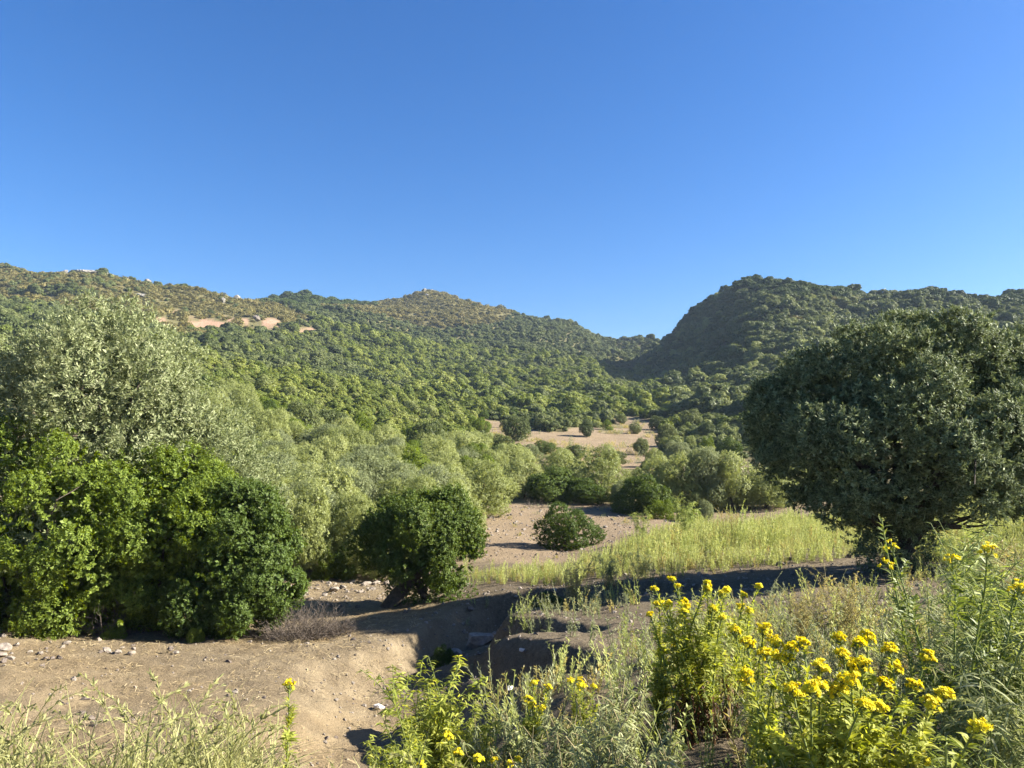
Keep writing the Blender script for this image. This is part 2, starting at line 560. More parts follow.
def ground_mat():
    """bare earth with dry-grass, rubble and clod patches; the attribute soil picks the kind of earth"""
    m, N, L = new_mat('earth')
    out = N.new('ShaderNodeOutputMaterial')
    pb = N.new('ShaderNodeBsdfPrincipled')
    pb.inputs['Roughness'].default_value = .95
    pb.inputs['Specular IOR Level'].default_value = .1
    geo = N.new('ShaderNodeNewGeometry')

    def noise(scale, detail=5, rough=.6):
        z = N.new('ShaderNodeTexNoise')
        z.inputs['Scale'].default_value = scale
        z.inputs['Detail'].default_value = detail
        z.inputs['Roughness'].default_value = rough
        L.new(geo.outputs['Position'], z.inputs['Vector'])
        return z.outputs['Fac']

    def ramp(src, stops):
        cr = N.new('ShaderNodeValToRGB')
        el = cr.color_ramp.elements
        el[0].position, el[0].color = stops[0][0], (*stops[0][1], 1)
        el[1].position, el[1].color = stops[-1][0], (*stops[-1][1], 1)
        for p, c in stops[1:-1]:
            e = el.new(p)
            e.color = (*c, 1)
        L.new(src, cr.inputs[0])
        return cr.outputs[0]

    def mix(fac, a, b, mode='MIX'):
        x = N.new('ShaderNodeMix')
        x.data_type = 'RGBA'
        x.blend_type = mode
        if isinstance(fac, float):
            x.inputs[0].default_value = fac
        else:
            L.new(fac, x.inputs[0])
        L.new(a, x.inputs[6])
        L.new(b, x.inputs[7])
        return x.outputs[2]

    def attr(nm):
        a = N.new('ShaderNodeAttribute')
        a.attribute_name = nm
        return a.outputs['Fac']
    big, mid, fine, grit = noise(.35, 4), noise(2.3, 6), noise(14, 6, .7), noise(70, 3, .7)
    earth = ramp(mid, [(.28, (.135, .104, .066)), (.5, (.195, .155, .098)), (.72, (.255, .207, .132))])
    dry = ramp(fine, [(.3, (.2, .145, .07)), (.55, (.285, .205, .105)), (.75, (.36, .275, .15))])
    col = mix(attr('dry'), earth, dry)
    red = ramp(fine, [(.3, (.16, .118, .073)), (.55, (.235, .18, .115)), (.75, (.31, .25, .165))])
    col = mix(attr('field'), col, red)
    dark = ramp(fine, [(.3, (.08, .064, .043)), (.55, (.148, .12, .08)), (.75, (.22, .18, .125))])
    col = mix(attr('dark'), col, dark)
    heath = ramp(mid, [(.3, (.075, .08, .030)), (.55, (.115, .105, .045)), (.75, (.17, .14, .07))])
    col = mix(attr('heath'), col, heath)
    cliff = ramp(mid, [(.3, (.2, .125, .08)), (.5, (.29, .19, .125)), (.72, (.37, .27, .19))])
    col = mix(attr('cliff'), col, cliff)
    speck = ramp(grit, [(.3, (.42, .4, .38)), (.5, (1, 1, 1)), (.72, (1.45, 1.4, 1.35))])
    col = mix(.75, col, speck, 'MULTIPLY')
    blot = ramp(big, [(.3, (.82, .8, .78)), (.7, (1.1, 1.1, 1.1))])
    col = mix(.8, col, blot, 'MULTIPLY')
    L.new(col, pb.inputs['Base Color'])
    ad = N.new('ShaderNodeMath')
    ad.operation = 'MULTIPLY_ADD'
    L.new(grit, ad.inputs[0])
    ad.inputs[1].default_value = .35
    L.new(fine, ad.inputs[2])
    bp = N.new('ShaderNodeBump')
    bp.inputs['Strength'].default_value = .9
    bp.inputs['Distance'].default_value = .06
    L.new(ad.outputs[0], bp.inputs['Height'])
    L.new(bp.outputs[0], pb.inputs['Normal'])
    L.new(pb.outputs[0], out.inputs[0])
    return m


M_EARTH = ground_mat()
M_OLIVE = leaf_mat('olive leaves', (0.131, 0.161, 0.062), (0.292, 0.321, 0.168), (0.394, 0.408, 0.248), trans=.3, spec=.12, rough=.6, objvar=.15)
M_OLIVE_DARK = leaf_mat('dark olive leaves', (0.067, 0.092, 0.038), (0.252, 0.297, 0.140), (0.370, 0.403, 0.246), trans=.2, spec=.15, rough=.6, objvar=.1)
M_MASTIC = leaf_mat('mastic leaves', (0.088, 0.134, 0.022), (0.220, 0.283, 0.048), (0.293, 0.322, 0.071), trans=.4, spec=.15, rough=.5, objvar=.2)
M_DARKGREEN = leaf_mat('dark mastic leaves', (0.049, 0.083, 0.018), (0.118, 0.165, 0.036), (0.177, 0.212, 0.053), trans=.32, spec=.15, objvar=.3)
M_GREY = leaf_mat('grey green scrub leaves', (0.186, 0.219, 0.069), (0.343, 0.378, 0.139), (0.417, 0.439, 0.217), trans=.35, spec=.3, objvar=.5)
M_SCRUB = leaf_mat('hillside scrub leaves', (0.108, 0.153, 0.029), (0.288, 0.327, 0.079), (0.360, 0.362, 0.132), trans=.35, spec=.25, objvar=.6)
M_FOREST = leaf_mat('hill forest leaves', (0.078, 0.108, 0.034), (0.194, 0.223, 0.078), (0.259, 0.273, 0.132), trans=.3, spec=.25, objvar=.6)
M_HEATH = leaf_mat('heath leaves', (0.127, 0.121, 0.040), (0.234, 0.207, 0.068), (0.304, 0.241, 0.104), trans=.2, spec=.2, objvar=.6)
M_PINE = leaf_mat('stone pine needles', (.05, .08, .018), (.11, .15, .035), None, trans=.2, spec=.25, objvar=.5)
M_BARK = plain_mat('bark', (.035, .028, .02), (.13, .105, .08), 14)
M_TWIG = plain_mat('dry twigs', (.07, .055, .042), (.165, .135, .108), 20)
M_STONE = plain_mat('pale stone', (.13, .108, .085), (.29, .25, .205), 6)
M_WHITE_STONE = plain_mat('white limestone', (.45, .42, .38), (.72, .70, .66), 5)
M_DARK_STONE = plain_mat('dark stone', (.075, .06, .05), (.17, .14, .115), 6)
M_OUTCROP = plain_mat('grey outcrop rock', (.16, .15, .125), (.38, .355, .31), .9, coord='Generated')
M_WOOD = plain_mat('weathered wood', (.11, .07, .045), (.26, .19, .13), 9)

# ----------------------------------------------------------------------------- ground and hills as one sheet, divided by kind
PXg, PYg = project(XX, YY, ZZ)


def inpoly(px, py, poly):
    c = np.zeros(px.shape, bool)
    m = len(poly)
    for i in range(m):
        x1, y1 = poly[i]
        x2, y2 = poly[(i + 1) % m]
        cond = ((y1 > py) != (y2 > py)) & (px < (x2 - x1) * (py - y1) / (y2 - y1 + 1e-9) + x1)
        c ^= cond
    return c


PASTURE = [(468, 432), (482, 420), (500, 420), (545, 428), (600, 426), (622, 415), (650, 418), (664, 422), (672, 436), (662, 452), (655, 468), (600, 466), (545, 462), (520, 448), (490, 446)]
FIELD = [(478, 560), (478, 512), (500, 503), (600, 503), (660, 512), (690, 524), (640, 540), (590, 556), (540, 566)]


def zones(X, Y, Z, px, py):
    nz = fbm(X / 6, Y / 6, 21, 4)
    jx, jy = px + 60 * nz * np.exp(-Y / 60), py + 8 * nz
    past = inpoly(jx, jy, PASTURE) & (Y > 60) & (Y < 190)
    fld = inpoly(px + 14 * nz, py + 3 * nz, FIELD) & (Y > 20) & (Y < 60)
    return past, fld


past, fld = zones(XX, YY, ZZ, PXg, PYg)
farm = sstep(70, 110, YY) * (1 - past)
heath = np.clip(farm + ((YY > 40) & ~past & ~fld) * .8, 0, 1) * .95
band = np.abs(PYg - (321 + .075 * (PXg - 200) + 10 * vnoise(PXg / 22, PXg * 0, 31) + 5 * vnoise(PXg / 7, PYg / 7, 33)))
cl = sstep(8.0, 4.0, band) * sstep(140, 165, PXg) * (1 - sstep(322, 332, PXg)) * (YY > 180) * (YY < 420) * sstep(-.2, .1, vnoise(PXg / 9, PYg / 5, 35) + .12)
clx = np.where(PXg > 236, cl * (vnoise(PXg / 11, PXg * 0 + 3, 36) > .16), cl)
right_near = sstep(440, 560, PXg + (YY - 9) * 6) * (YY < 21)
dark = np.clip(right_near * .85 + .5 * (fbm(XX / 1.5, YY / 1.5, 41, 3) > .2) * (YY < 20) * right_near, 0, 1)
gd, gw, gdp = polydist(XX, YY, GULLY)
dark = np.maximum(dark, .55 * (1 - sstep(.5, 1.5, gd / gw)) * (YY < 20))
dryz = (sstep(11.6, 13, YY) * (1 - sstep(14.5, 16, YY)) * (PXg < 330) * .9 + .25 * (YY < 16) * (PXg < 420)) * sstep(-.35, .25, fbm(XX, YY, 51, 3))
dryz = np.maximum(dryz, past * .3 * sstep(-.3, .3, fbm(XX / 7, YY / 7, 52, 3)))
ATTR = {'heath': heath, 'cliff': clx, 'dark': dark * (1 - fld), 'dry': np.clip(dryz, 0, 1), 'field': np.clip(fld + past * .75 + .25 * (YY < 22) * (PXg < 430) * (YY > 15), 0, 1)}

# region of each face: 0 ground, 1 the left ridge, 2 the central peak, 3 the right hill
reg = np.zeros(XX.shape, int)
spur = np.interp(PXg, [0, 100, 200, 300, 370, 430, 500, 1024], [60, 70, 130, 150, 165, 150, 150, 150])
back = YY > spur
reg[back] = 2
reg[back & (PXg < np.interp(YY, [150, 250, 330, 420], [400, 330, 300, 235]))] = 1
reg[(PXg > np.interp(YY, [130, 180, 260, 350, 470], [690, 660, 655, 650, 648])) & (YY > np.interp(PXg, [640, 700, 1024], [170, 130, 75]))] = 3
# extend the sheet to the sides and behind the camera so that it closes under the viewer
side = [2, 8, 30, 120, 500]
Xe = np.concatenate([*[XX[:, :1] - s for s in side[::-1]], XX, *[XX[:, -1:] + s for s in side]], 1)
ne = len(side)


def ext(A):
    return np.concatenate([np.repeat(A[:, :1], ne, 1), A, np.repeat(A[:, -1:], ne, 1)], 1)


Ye, Ze, re_ = ext(YY), ext(ZZ), ext(reg)
Ae = {k: ext(v.astype(float)) for k, v in ATTR.items()}
backs = [-1500, -300, -60, -12, -2, 0]
Xb = np.concatenate([np.repeat(Xe[:1], len(backs), 0), Xe], 0)
Yb = np.concatenate([np.array(backs, float)[:, None] + 0 * Xe[:1], Ye], 0)


def extb(A):
    return np.concatenate([np.repeat(A[:1], len(backs), 0), A], 0)


Zb, rb = extb(Ze), extb(re_)
Ab = {k: extb(v) for k, v in Ae.items()}
nr, nc = Xb.shape
idx = np.arange(nr * nc).reshape(nr, nc)
QUADS = np.stack([idx[:-1, :-1], idx[:-1, 1:], idx[1:, 1:], idx[1:, :-1]], -1).reshape(-1, 4)
FREG = rb[:-1, :-1].reshape(-1)
VALL = np.stack([Xb, Yb, Zb], -1).reshape(-1, 3)
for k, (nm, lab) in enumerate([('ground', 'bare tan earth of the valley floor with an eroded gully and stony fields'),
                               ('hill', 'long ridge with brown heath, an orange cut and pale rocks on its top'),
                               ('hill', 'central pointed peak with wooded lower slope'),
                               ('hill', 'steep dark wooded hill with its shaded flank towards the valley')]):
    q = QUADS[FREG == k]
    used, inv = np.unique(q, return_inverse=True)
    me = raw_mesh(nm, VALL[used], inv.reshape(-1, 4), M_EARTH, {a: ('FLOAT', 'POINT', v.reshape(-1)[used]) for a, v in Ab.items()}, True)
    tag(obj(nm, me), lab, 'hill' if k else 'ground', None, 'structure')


# ----------------------------------------------------------------------------- scatter (for stuff nobody could count)
def scatter(name, protos, pts, rots, scl, label, cat):
    me = raw_mesh(name, pts, np.zeros((0, 4), int), None, {
        'rot': ('FLOAT_VECTOR', 'POINT', rots), 'scl': ('FLOAT_VECTOR', 'POINT', scl),
        'pid': ('FLOAT', 'POINT', np.floor(np.random.default_rng(len(pts)).random(len(pts)) * len(protos)))})
    o = obj(name, me)
    tag(o, label, cat, None, 'stuff')
    ng = bpy.data.node_groups.new(name, 'GeometryNodeTree')
    ng.interface.new_socket('Geometry', in_out='INPUT', socket_type='NodeSocketGeometry')
    ng.interface.new_socket('Geometry', in_out='OUTPUT', socket_type='NodeSocketGeometry')
    N, L = ng.nodes, ng.links
    gi, go = N.new('NodeGroupInput'), N.new('NodeGroupOutput')
    ip = N.new('GeometryNodeInstanceOnPoints')
    jn = N.new('GeometryNodeJoinGeometry')
    for p in protos:
        oi = N.new('GeometryNodeObjectInfo')
        oi.inputs['Object'].default_value = p
        oi.inputs['As Instance'].default_value = True
        L.new(oi.outputs['Geometry'], jn.inputs[0])

    def named(nm, typ):
        a = N.new('GeometryNodeInputNamedAttribute')
        a.data_type = typ
        a.inputs['Name'].default_value = nm
        return a.outputs[0]
    L.new(gi.outputs[0], ip.inputs['Points'])
    L.new(jn.outputs[0], ip.inputs['Instance'])
    ip.inputs['Pick Instance'].default_value = True
    L.new(named('pid', 'FLOAT'), ip.inputs['Instance Index'])
    er = N.new('FunctionNodeEulerToRotation')
    L.new(named('rot', 'FLOAT_VECTOR'), er.inputs[0])
    L.new(er.outputs[0], ip.inputs['Rotation'])
    L.new(named('scl', 'FLOAT_VECTOR'), ip.inputs['Scale'])
    L.new(ip.outputs[0], go.inputs[0])
    md = o.modifiers.new('scatter', 'NODES')
    md.node_group = ng
    return o


def proto(name, me):
    """a mesh kept only as the source of scattered copies"""
    return bpy.data.objects.new(name, me)


def far_bush(name, seed, w, h, twigs, per, L, W, mat, k=8, low=.02, up=.35, rmin=.3, rmax=.5, nsub=26):
    rng = np.random.default_rng(seed)
    g = Geo()
    clumped_crown(g, rng, dome_lobes(rng, w, h, k, low, rmin, rmax), twigs, per, L, W, L * .7, n_sub=nsub, smin=.3, smax=.5, up=up, spread=.7, zmin=-.05, gap=.15, nb=2.2, flat=.9, nrand=.38)
    return g.mesh(name, mat)


def jitter_grid(x0, x1, y0, y1, s, rng):
    gx, gy = np.meshgrid(np.arange(x0, x1, s), np.arange(y0, y1, s))
    gx = gx + (np.arange(gx.shape[0]) % 2)[:, None] * s * .5
    return (gx + rng.uniform(-.42, .42, gx.shape) * s).ravel(), (gy + rng.uniform(-.42, .42, gy.shape) * s).ravel()


def reg_at(X, Y):
    fi = (X / Y - U0) / (U1 - U0) * (NU - 1)
    fj = (np.log(Y) - ly[0]) / (ly[-1] - ly[0]) * (NY - 1)
    i, j = np.clip(fi.astype(int), 0, NU - 1), np.clip(fj.astype(int), 0, NY - 1)
    return reg[j, i], clx[j, i]


SCRUB_P = [proto('scrub_source', far_bush('scrub_bush', 100 + i, 2.6, [1.9, 2.2, 1.6, 2.5][i], 1050, 11, .115, .065, M_SCRUB, 8)) for i in range(4)]
FOREST_P = [proto('forest_source', far_bush('forest_tree', 120 + i, 2.8, [2.3, 1.9, 2.6, 1.7][i], 1050, 11, .145, .088, M_FOREST, 9, .05)) for i in range(4)]
HEATH_P = [proto('heath_source', far_bush('heath_clump', 140 + i, 2.0, .8, 130, 8, .2, .08, M_HEATH, 5)) for i in range(3)]
PINE_P = [proto('pine_source', far_bush('pine_crown', 160 + i, 6.0, [3.0, 3.6, 2.7][i], 1300, 11, .22, .12, M_PINE, 10, .2, .6)) for i in range(3)]
FARGREY_P = [proto('grey_source', far_bush('grey_bush', 180 + i, 3.0, [2.2, 2.6, 2.0][i], 1100, 12, .105, .05, M_GREY, 8)) for i in range(3)]
INDIV = []      # bushes near enough to be things of their own: (x, y, z, size, kind)


def build_hill_cover():
    rng = np.random.default_rng(7)
    cells = {'scrub': [], 'forest': [], 'heath': [], 'pine': [], 'grey': []}
    rings = [(40, 75, 2.0), (75, 130, 1.45), (130, 230, 1.62), (230, 360, 2.0), (360, 640, 2.5)]
    for y0, y1, s in rings:
        x, y = jitter_grid(-.95 * y1, .95 * y1, y0, y1, s, rng)
        k = np.abs(x / y) < .86
        x, y = x[k], y[k]
        z = height(x, y)
        px, py = project(x, y, z)
        r, c = reg_at(x, y)
        pa, fl = zones(x, y, z, px, py)
        c2 = np.maximum(np.maximum(c, reg_at(x, y + 12)[1]), reg_at(x, y + 24)[1])
        ok = ~pa & ~fl & ((c < .15) | (rng.random(len(x)) < .07)) & ((c2 < .3) | (rng.random(len(x)) < .3))
        ok &= fbm(x / 7, y / 7, 63, 3) > -.62
        # open ground round the listed valley trees
        valley = (px > 480) & (px < 790) & (y < 150)
        ok &= ~valley | (rng.random(len(x)) < np.where(y > 105, .85, .2) + .4 * (px > 668) * (y > 70))
        ok &= ~((px > 780) & (y < 60))
        x, y, z, px, py, r = x[ok], y[ok], z[ok], px[ok], py[ok], r[ok]
        big = fbm(x / 40, y / 40, 61, 3)
        u = rng.random(len(x))
        sz = np.minimum(rng.gamma(3.5, 1 / 3.5, len(x)) * .65 + .22, 1.7)
        for i in range(len(x)):
            X, Yv, Zv, rr = x[i], y[i], z[i], r[i]
            if rr == 0:
                if Yv < 75:
                    continue
                kind = 'grey' if (u[i] < .35 - big[i]) and Yv < 120 else 'scrub'
                if px[i] > 480 and u[i] > .5:
                    kind = 'forest'
                cells[kind].append((X, Yv, Zv, sz[i] * .84 * (s / 1.75)))
            elif rr == 1:
                top = py[i] < np.interp(px[i], [0, 60, 150, 200, 250, 330], [300, 310, 330, 338, 330, 318])
                hol = (big[i] > .26) or (py[i] < 292 and px[i] < 190 and u[i] < .12)
                if top and not hol:
                    if u[i] < .9:
                        cells['heath'].append((X, Yv, Zv, sz[i] * 1.5))
                    if u[i] > .93:
                        cells['forest'].append((X, Yv, Zv, sz[i] * .7))
                else:
                    cells['forest' if u[i] < .8 else 'scrub'].append((X, Yv, Zv, sz[i] * .95))
            elif rr == 2:
                peak = py[i] < np.interp(px[i], [280, 370, 435, 500, 560], [302, 316, 330, 318, 300]) + 8 * big[i]
                bright = px[i] < 375 and py[i] < 306
                if bright:
                    cells['pine'].append((X, Yv, Zv, sz[i] * .75))
                elif peak:
                    if u[i] < .92:
                        cells['heath'].append((X, Yv, Zv, sz[i] * 1.8))
                    if u[i] > .95:
                        cells['forest'].append((X, Yv, Zv, sz[i] * .6))
                else:
                    kind = 'forest' if (u[i] < .55 + big[i] or Yv > 330) else 'scrub'
                    cells[kind].append((X, Yv, Zv, sz[i] * (1.0 if kind == 'forest' else 1.3)))
            else:
                crest = py[i] < np.interp(px[i], [640, 700, 750, 800, 870, 900, 960, 1024], [300, 300, 296, 300, 300, 300, 302, 312])
                if crest and u[i] < .85:
                    cells['pine'].append((X, Yv, Zv, sz[i] * .72))
                elif u[i] < .12 and px[i] > 760:
                    cells['heath'].append((X, Yv, Zv, sz[i] * 1.6))
                elif u[i] < .8:
                    cells['forest' if u[i] < .7 else 'grey'].append((X, Yv, Zv, sz[i] * 1.45))
    spec = {'scrub': (SCRUB_P, 'scrub', 'bright green scrub packed over the lower slope of the valley'),
            'forest': (FOREST_P, 'woodland', 'dark green holm oak woodland covering the hillsides'),
            'heath': (HEATH_P, 'heath', 'low brown-green heath on the bare hilltops'),
            'pine': (PINE_P, 'treeline', 'rounded bright green treetops along the crests of the hills'),
            'grey': (FARGREY_P, 'grey_scrub', 'grey-green scrub mixed through the farther slope')}
    for kd, rows in cells.items():
        a = np.array(rows)
        rg = np.random.default_rng(3)
        m = len(a)
        rot = np.stack([rg.normal(0, .08, m), rg.normal(0, .08, m), rg.uniform(0, 6.28, m)], 1)
        sc = a[:, 3:4] * np.stack([rg.uniform(.85, 1.2, m), rg.uniform(.85, 1.2, m), rg.uniform(.55, .98, m)], 1)
        p = a[:, :3].copy()
        p[:, 2] -= .12
        scatter(spec[kd][1], spec[kd][0], p, rot, sc, spec[kd][2], 'vegetation')
        print(kd, m)


build_hill_cover()
# ----------------------------------------------------------------------------- big trees and shrubs close by
PXM = 1 / F


def lobes_px(root, Y, rows):
    """ellipsoid masses given where they stand in the valley: picture point, depth offset, half width and half height in pixels at that depth"""
    out = []
    for px, py, dy, rx, rz in rows:
        p = pos(px, py, Y + dy) - root
        k = (Y + dy) * PXM
        out.append((p[0], p[1], p[2], rx * k, rx * k * .92, rz * k))
    return out


def limbs(rng, lobes, r0, n_limb, base=(0, 0, -.1), sway=.12):
    g = Geo()
    base = np.array(base, float)
    lob = np.array(lobes)
    mid = lob[:, :3].mean(0)
    fork = base + (mid - base) * .35
    pts = [base + (fork - base) * t + rng.normal(size=3) * [sway, sway, 0] * (t > 0) * .5 for t in np.linspace(0, 1, 6)]
    g.tube(pts, np.linspace(r0 * 1.35, r0 * .75, 6), 9)
    for i in rng.permutation(len(lob))[:n_limb]:
        tgt = lob[i, :3] + lob[i, 3:6] * rng.normal(size=3) * .25
        s = pts[rng.integers(2, 6)]
        pp = [s + (tgt - s) * t + np.array([0, 0, .18]) * math.sin(t * 3.1) * np.linalg.norm(tgt - s) * .3 + rng.normal(size=3) * sway * .5 * (0 < t < 1) for t in np.linspace(0, 1, 7)]
        g.tube(pp, np.linspace(r0 * .55, r0 * .1, 7), 6)
        for _ in range(4):
            k = rng.integers(2, 7)
            t2 = pp[k] + rng.normal(size=3) * lob[i, 3:6] * .35
            g.tube([pp[k] + (t2 - pp[k]) * t + rng.normal(size=3) * .03 for t in np.linspace(0, 1, 4)], np.linspace(r0 * .16, r0 * .05, 4), 4)
    return g.mesh('trunk', M_BARK, True)


def big_tree(name, label, cat, base_px, Y, rows, mat, n_twig, per, L, W, twig, r0=.12, n_limb=8, seed=1, zmin=.02, **kw):
    rng = np.random.default_rng(seed)
    root = at(base_px, Y)
    lob = lobes_px(root, Y, rows)
    t = thing(name, label, cat, root)
    g = Geo()
    clumped_crown(g, rng, lob, n_twig, per, L, W, twig, zmin=zmin, **kw)
    obj('crown', g.mesh('crown', mat), t)
    obj('trunk', limbs(rng, lob, r0, n_limb), t)
    return t


big_tree('wild_olive_tree', 'tall silvery wild olive with upright shoots rising behind bright green bushes at the left', 'tree', 80, 14.6,
         [(98, 356, 0, 50, 48), (48, 385, .2, 54, 48), (142, 390, 0, 48, 50), (5, 412, .3, 48, 54), (100, 400, -.5, 75, 65), (168, 418, .2, 34, 44), (-45, 420, .3, 60, 70), (60, 450, -.4, 80, 70),
          (150, 450, -.2, 55, 60), (70, 520, 0, 110, 70)], M_OLIVE, 10500, 20, .08, .023, .24, .16, 9, 11, up=.75, spread=.38, gap=.35, nb=1.6, n_sub=110, smin=.22, smax=.38, tall=1.6, flat=.5, nrand=.42)
big_tree('young_olive_tree', 'feathery young olive leaning out between the silvery olive and the grey thicket', 'tree', 222, 15.0,
         [(203, 440, 0, 26, 42), (222, 478, 0, 34, 44), (240, 520, 0, 34, 50), (228, 560, 0, 40, 40)], M_OLIVE, 1500, 18, .075, .02, .4, .06, 4, 12, up=.7, spread=.4, gap=.3, nb=1.3, n_sub=40, tall=1.4, flat=.4)
KW = dict(up=.35, spread=.7, gap=.3, nb=1.6, n_sub=48, smin=.28, smax=.46, flat=.6, nrand=.42, ragged=.12)
big_tree('mastic_bush', 'bright green glossy bush at the left edge, below the silvery olive', 'bush', 30, 12.8,
         [(20, 466, .2, 46, 40), (68, 482, 0, 44, 42), (0, 490, -.1, 55, 55), (50, 520, -.5, 52, 50), (-45, 540, -.3, 55, 70), (25, 575, -.3, 62, 42), (90, 520, -.2, 36, 46), (85, 570, -.4, 46, 44), (40, 606, -.2, 60, 20), (105, 604, -.1, 50, 22), (70, 600, .7, 90, 30)],
         M_MASTIC, 9500, 15, .046, .023, .11, .06, 5, 13, **KW)
big_tree('mastic_bush', 'brightest green bush in the middle of the left clump, over bare twigs', 'bush', 160, 13.5,
         [(138, 478, .2, 44, 38), (180, 496, .1, 42, 42), (125, 510, -.3, 46, 50), (175, 535, -.5, 50, 46), (140, 575, -.3, 52, 42), (200, 520, 0, 36, 44), (185, 590, -.2, 44, 34)],
         M_MASTIC, 9000, 15, .045, .0225, .11, .06, 5, 14, **KW)
big_tree('mastic_bush', 'dense green bush at the right end of the left clump, next to the dry brush', 'bush', 245, 13.0,
         [(232, 522, .1, 36, 38), (262, 552, 0, 34, 36), (225, 568, -.3, 42, 42), (270, 585, -.2, 30, 32), (205, 600, -.3, 36, 30), (245, 598, -.3, 38, 28)],
         M_DARKGREEN, 8000, 15, .043, .022, .1, .05, 4, 15, **KW)
big_tree('olive_tree', 'big round dark olive on the right, its crown nearly touching the ground', 'tree', 897, 14.0,
         [(832, 408, 0, 56, 44), (795, 432, .2, 42, 52), (880, 384, 0, 64, 46), (935, 370, 0, 54, 42), (985, 362, .3, 50, 42), (950, 356, .2, 44, 34), (1030, 390, .3, 56, 54), (858, 448, -.6, 72, 54), (930, 440, -.7, 78, 62),
          (1000, 450, -.5, 62, 58), (1062, 440, .2, 60, 66), (798, 464, 0, 38, 32), (842, 480, -.2, 46, 26), (905, 488, -.3, 54, 26), (970, 472, -.2, 56, 24), (1045, 470, 0, 50, 26), (885, 515, -.1, 30, 16), (838, 496, 0, 28, 14)],
         M_OLIVE_DARK, 16500, 20, .07, .022, .16, .17, 11, 16, up=.55, spread=.45, gap=.5, nb=1.8, n_sub=150, smin=.2, smax=.38, tall=1.3, zmin=.62, flat=.5, nrand=.42)
t_ = bpy.data.objects['olive_tree']
rng = np.random.default_rng(91)
g = Geo()
crown(g, rng, lobes_px(np.array(t_.location), 14.0, [(893, 548, -.1, 30, 16), (875, 555, 0, 16, 12), (912, 540, 0, 20, 22)]), 520, 14, .07, .022, .2, up=.4, zmin=-.1)
obj('suckers', g.mesh('suckers', M_OLIVE_DARK), t_)
g = Geo()
for k in range(14):
    a = np.array(pos(930 + rng.uniform(-25, 15), 528, 13.9)) - np.array(t_.location)
    b = np.array(pos(rng.uniform(945, 1010), rng.uniform(498, 530), 13.7 + rng.uniform(-.4, .4))) - np.array(t_.location)
    g.tube([a + (b - a) * t + rng.normal(size=3) * .06 * (t > 0) for t in np.linspace(0, 1, 6)], np.linspace(.035, .006, 6), 5)
obj('dead_branch', g.mesh('dead_branch', M_BARK), t_)

big_tree('mastic_tree', 'small dark green tree leaning over the crest of the gully bank', 'tree', 425, 15.4,
         [(420, 532, 0, 40, 30), (387, 540, 0, 24, 28), (450, 530, .1, 25, 32), (440, 512, .2, 26, 12), (410, 556, -.2, 34, 17), (444, 560, 0, 26, 22), (430, 540, -.15, 32, 26), (366, 548, 0, 15, 18), (468, 540, 0, 13, 22), (400, 510, 0, 20, 12), (436, 500, 0, 14, 10), (380, 522, .1, 16, 14)],
         M_DARKGREEN, 6500, 15, .046, .023, .1, .07, 5, 17, up=.4, spread=.7, gap=.3, nb=1.7, n_sub=64, smin=.26, smax=.5, tall=1.1, flat=.5, ragged=.16, zmin=.22)
t_ = bpy.data.objects['mastic_tree']
g = Geo()
rr_ = np.array(t_.location)
crown(g, rng, lobes_px(rr_, 15.4, [(432, 592, .1, 28, 9), (458, 598, 0, 17, 10), (405, 592, 0, 16, 12)]), 420, 14, .055, .026, .18, zmin=-.35)
obj('suckers', g.mesh('suckers', M_DARKGREEN), t_)
g = Geo()
a, b = pos(386, 611, 15.2) - rr_, pos(428, 568, 15.4) - rr_
g.tube([a + (b - a) * t + np.array([0, 0, .12 * math.sin(t * 3)]) for t in np.linspace(0, 1, 7)], np.linspace(.17, .08, 7), 9)
obj('leaning_stem', g.mesh('leaning_stem', M_BARK, True), t_)

# ----------------------------------------------------------------------------- valley trees and thicket: one of each kind, then copies
def make_tree(name, seed, w, h, mat, twigs=900, per=14, L=.1, W=.032, twig=.28, low=.1, k=10, stem=True, **kw):
    rng = np.random.default_rng(seed)
    t = bpy.data.objects.new(name, None)
    lob = dome_lobes(rng, w, h, k, low)
    g = Geo()
    clumped_crown(g, rng, lob, twigs, per, L, W, twig * .45, zmin=.03, n_sub=46, smin=.28, smax=.46, **kw)
    c = obj('crown', g.mesh('crown', mat), t, link=False)
    if stem:
        obj('trunk', limbs(rng, lob, .07 * h / 3, 4, sway=.06), t, link=False)
    return t


KG = dict(up=.6, spread=.6, gap=.15, nb=2.0, flat=.55, nrand=.42, ragged=.07)
SPECIES = {
    'olive': [make_tree('olive_tree', 200 + i, 3.2, [2.8, 2.5, 3.1][i], M_GREY, 3600, 16, .058, .02, .3, .06, 10, **KG) for i in range(3)],
    'silver': [make_tree('olive_tree', 210 + i, 3.2, [2.9, 2.6][i], M_OLIVE, 3600, 16, .058, .02, .3, .08, 10, **KG) for i in range(2)],
    'dark': [make_tree('mastic_bush', 220 + i, 3.0, [1.9, 2.2][i], M_DARKGREEN, 3000, 15, .052, .027, .24, .0, 10, **dict(KG, spread=.7)) for i in range(2)],
    'green': [make_tree('mastic_bush', 230 + i, 3.0, [2.1, 2.4][i], M_MASTIC, 3000, 15, .052, .027, .24, .0, 10, **dict(KG, spread=.7)) for i in range(2)],
    'pasture': [make_tree('olive_tree', 240 + i, 3.2, [2.6, 2.9][i], M_FOREST, 1900, 15, .085, .042, .28, .07, 9, **KG) for i in range(2)],
}
NOM = {k: [max(1e-3, max((c.data.vertices and max(v.co.z for v in c.data.vertices)) for c in t.children if c.name.startswith('crown'))) for t in v] for k, v in SPECIES.items()}
WID = {k: [max(v.co.x for c in t.children if c.name.startswith('crown') for v in c.data.vertices) - min(v.co.x for c in t.children if c.name.startswith('crown') for v in c.data.vertices) for t in v] for k, v in SPECIES.items()}
PLACED = []


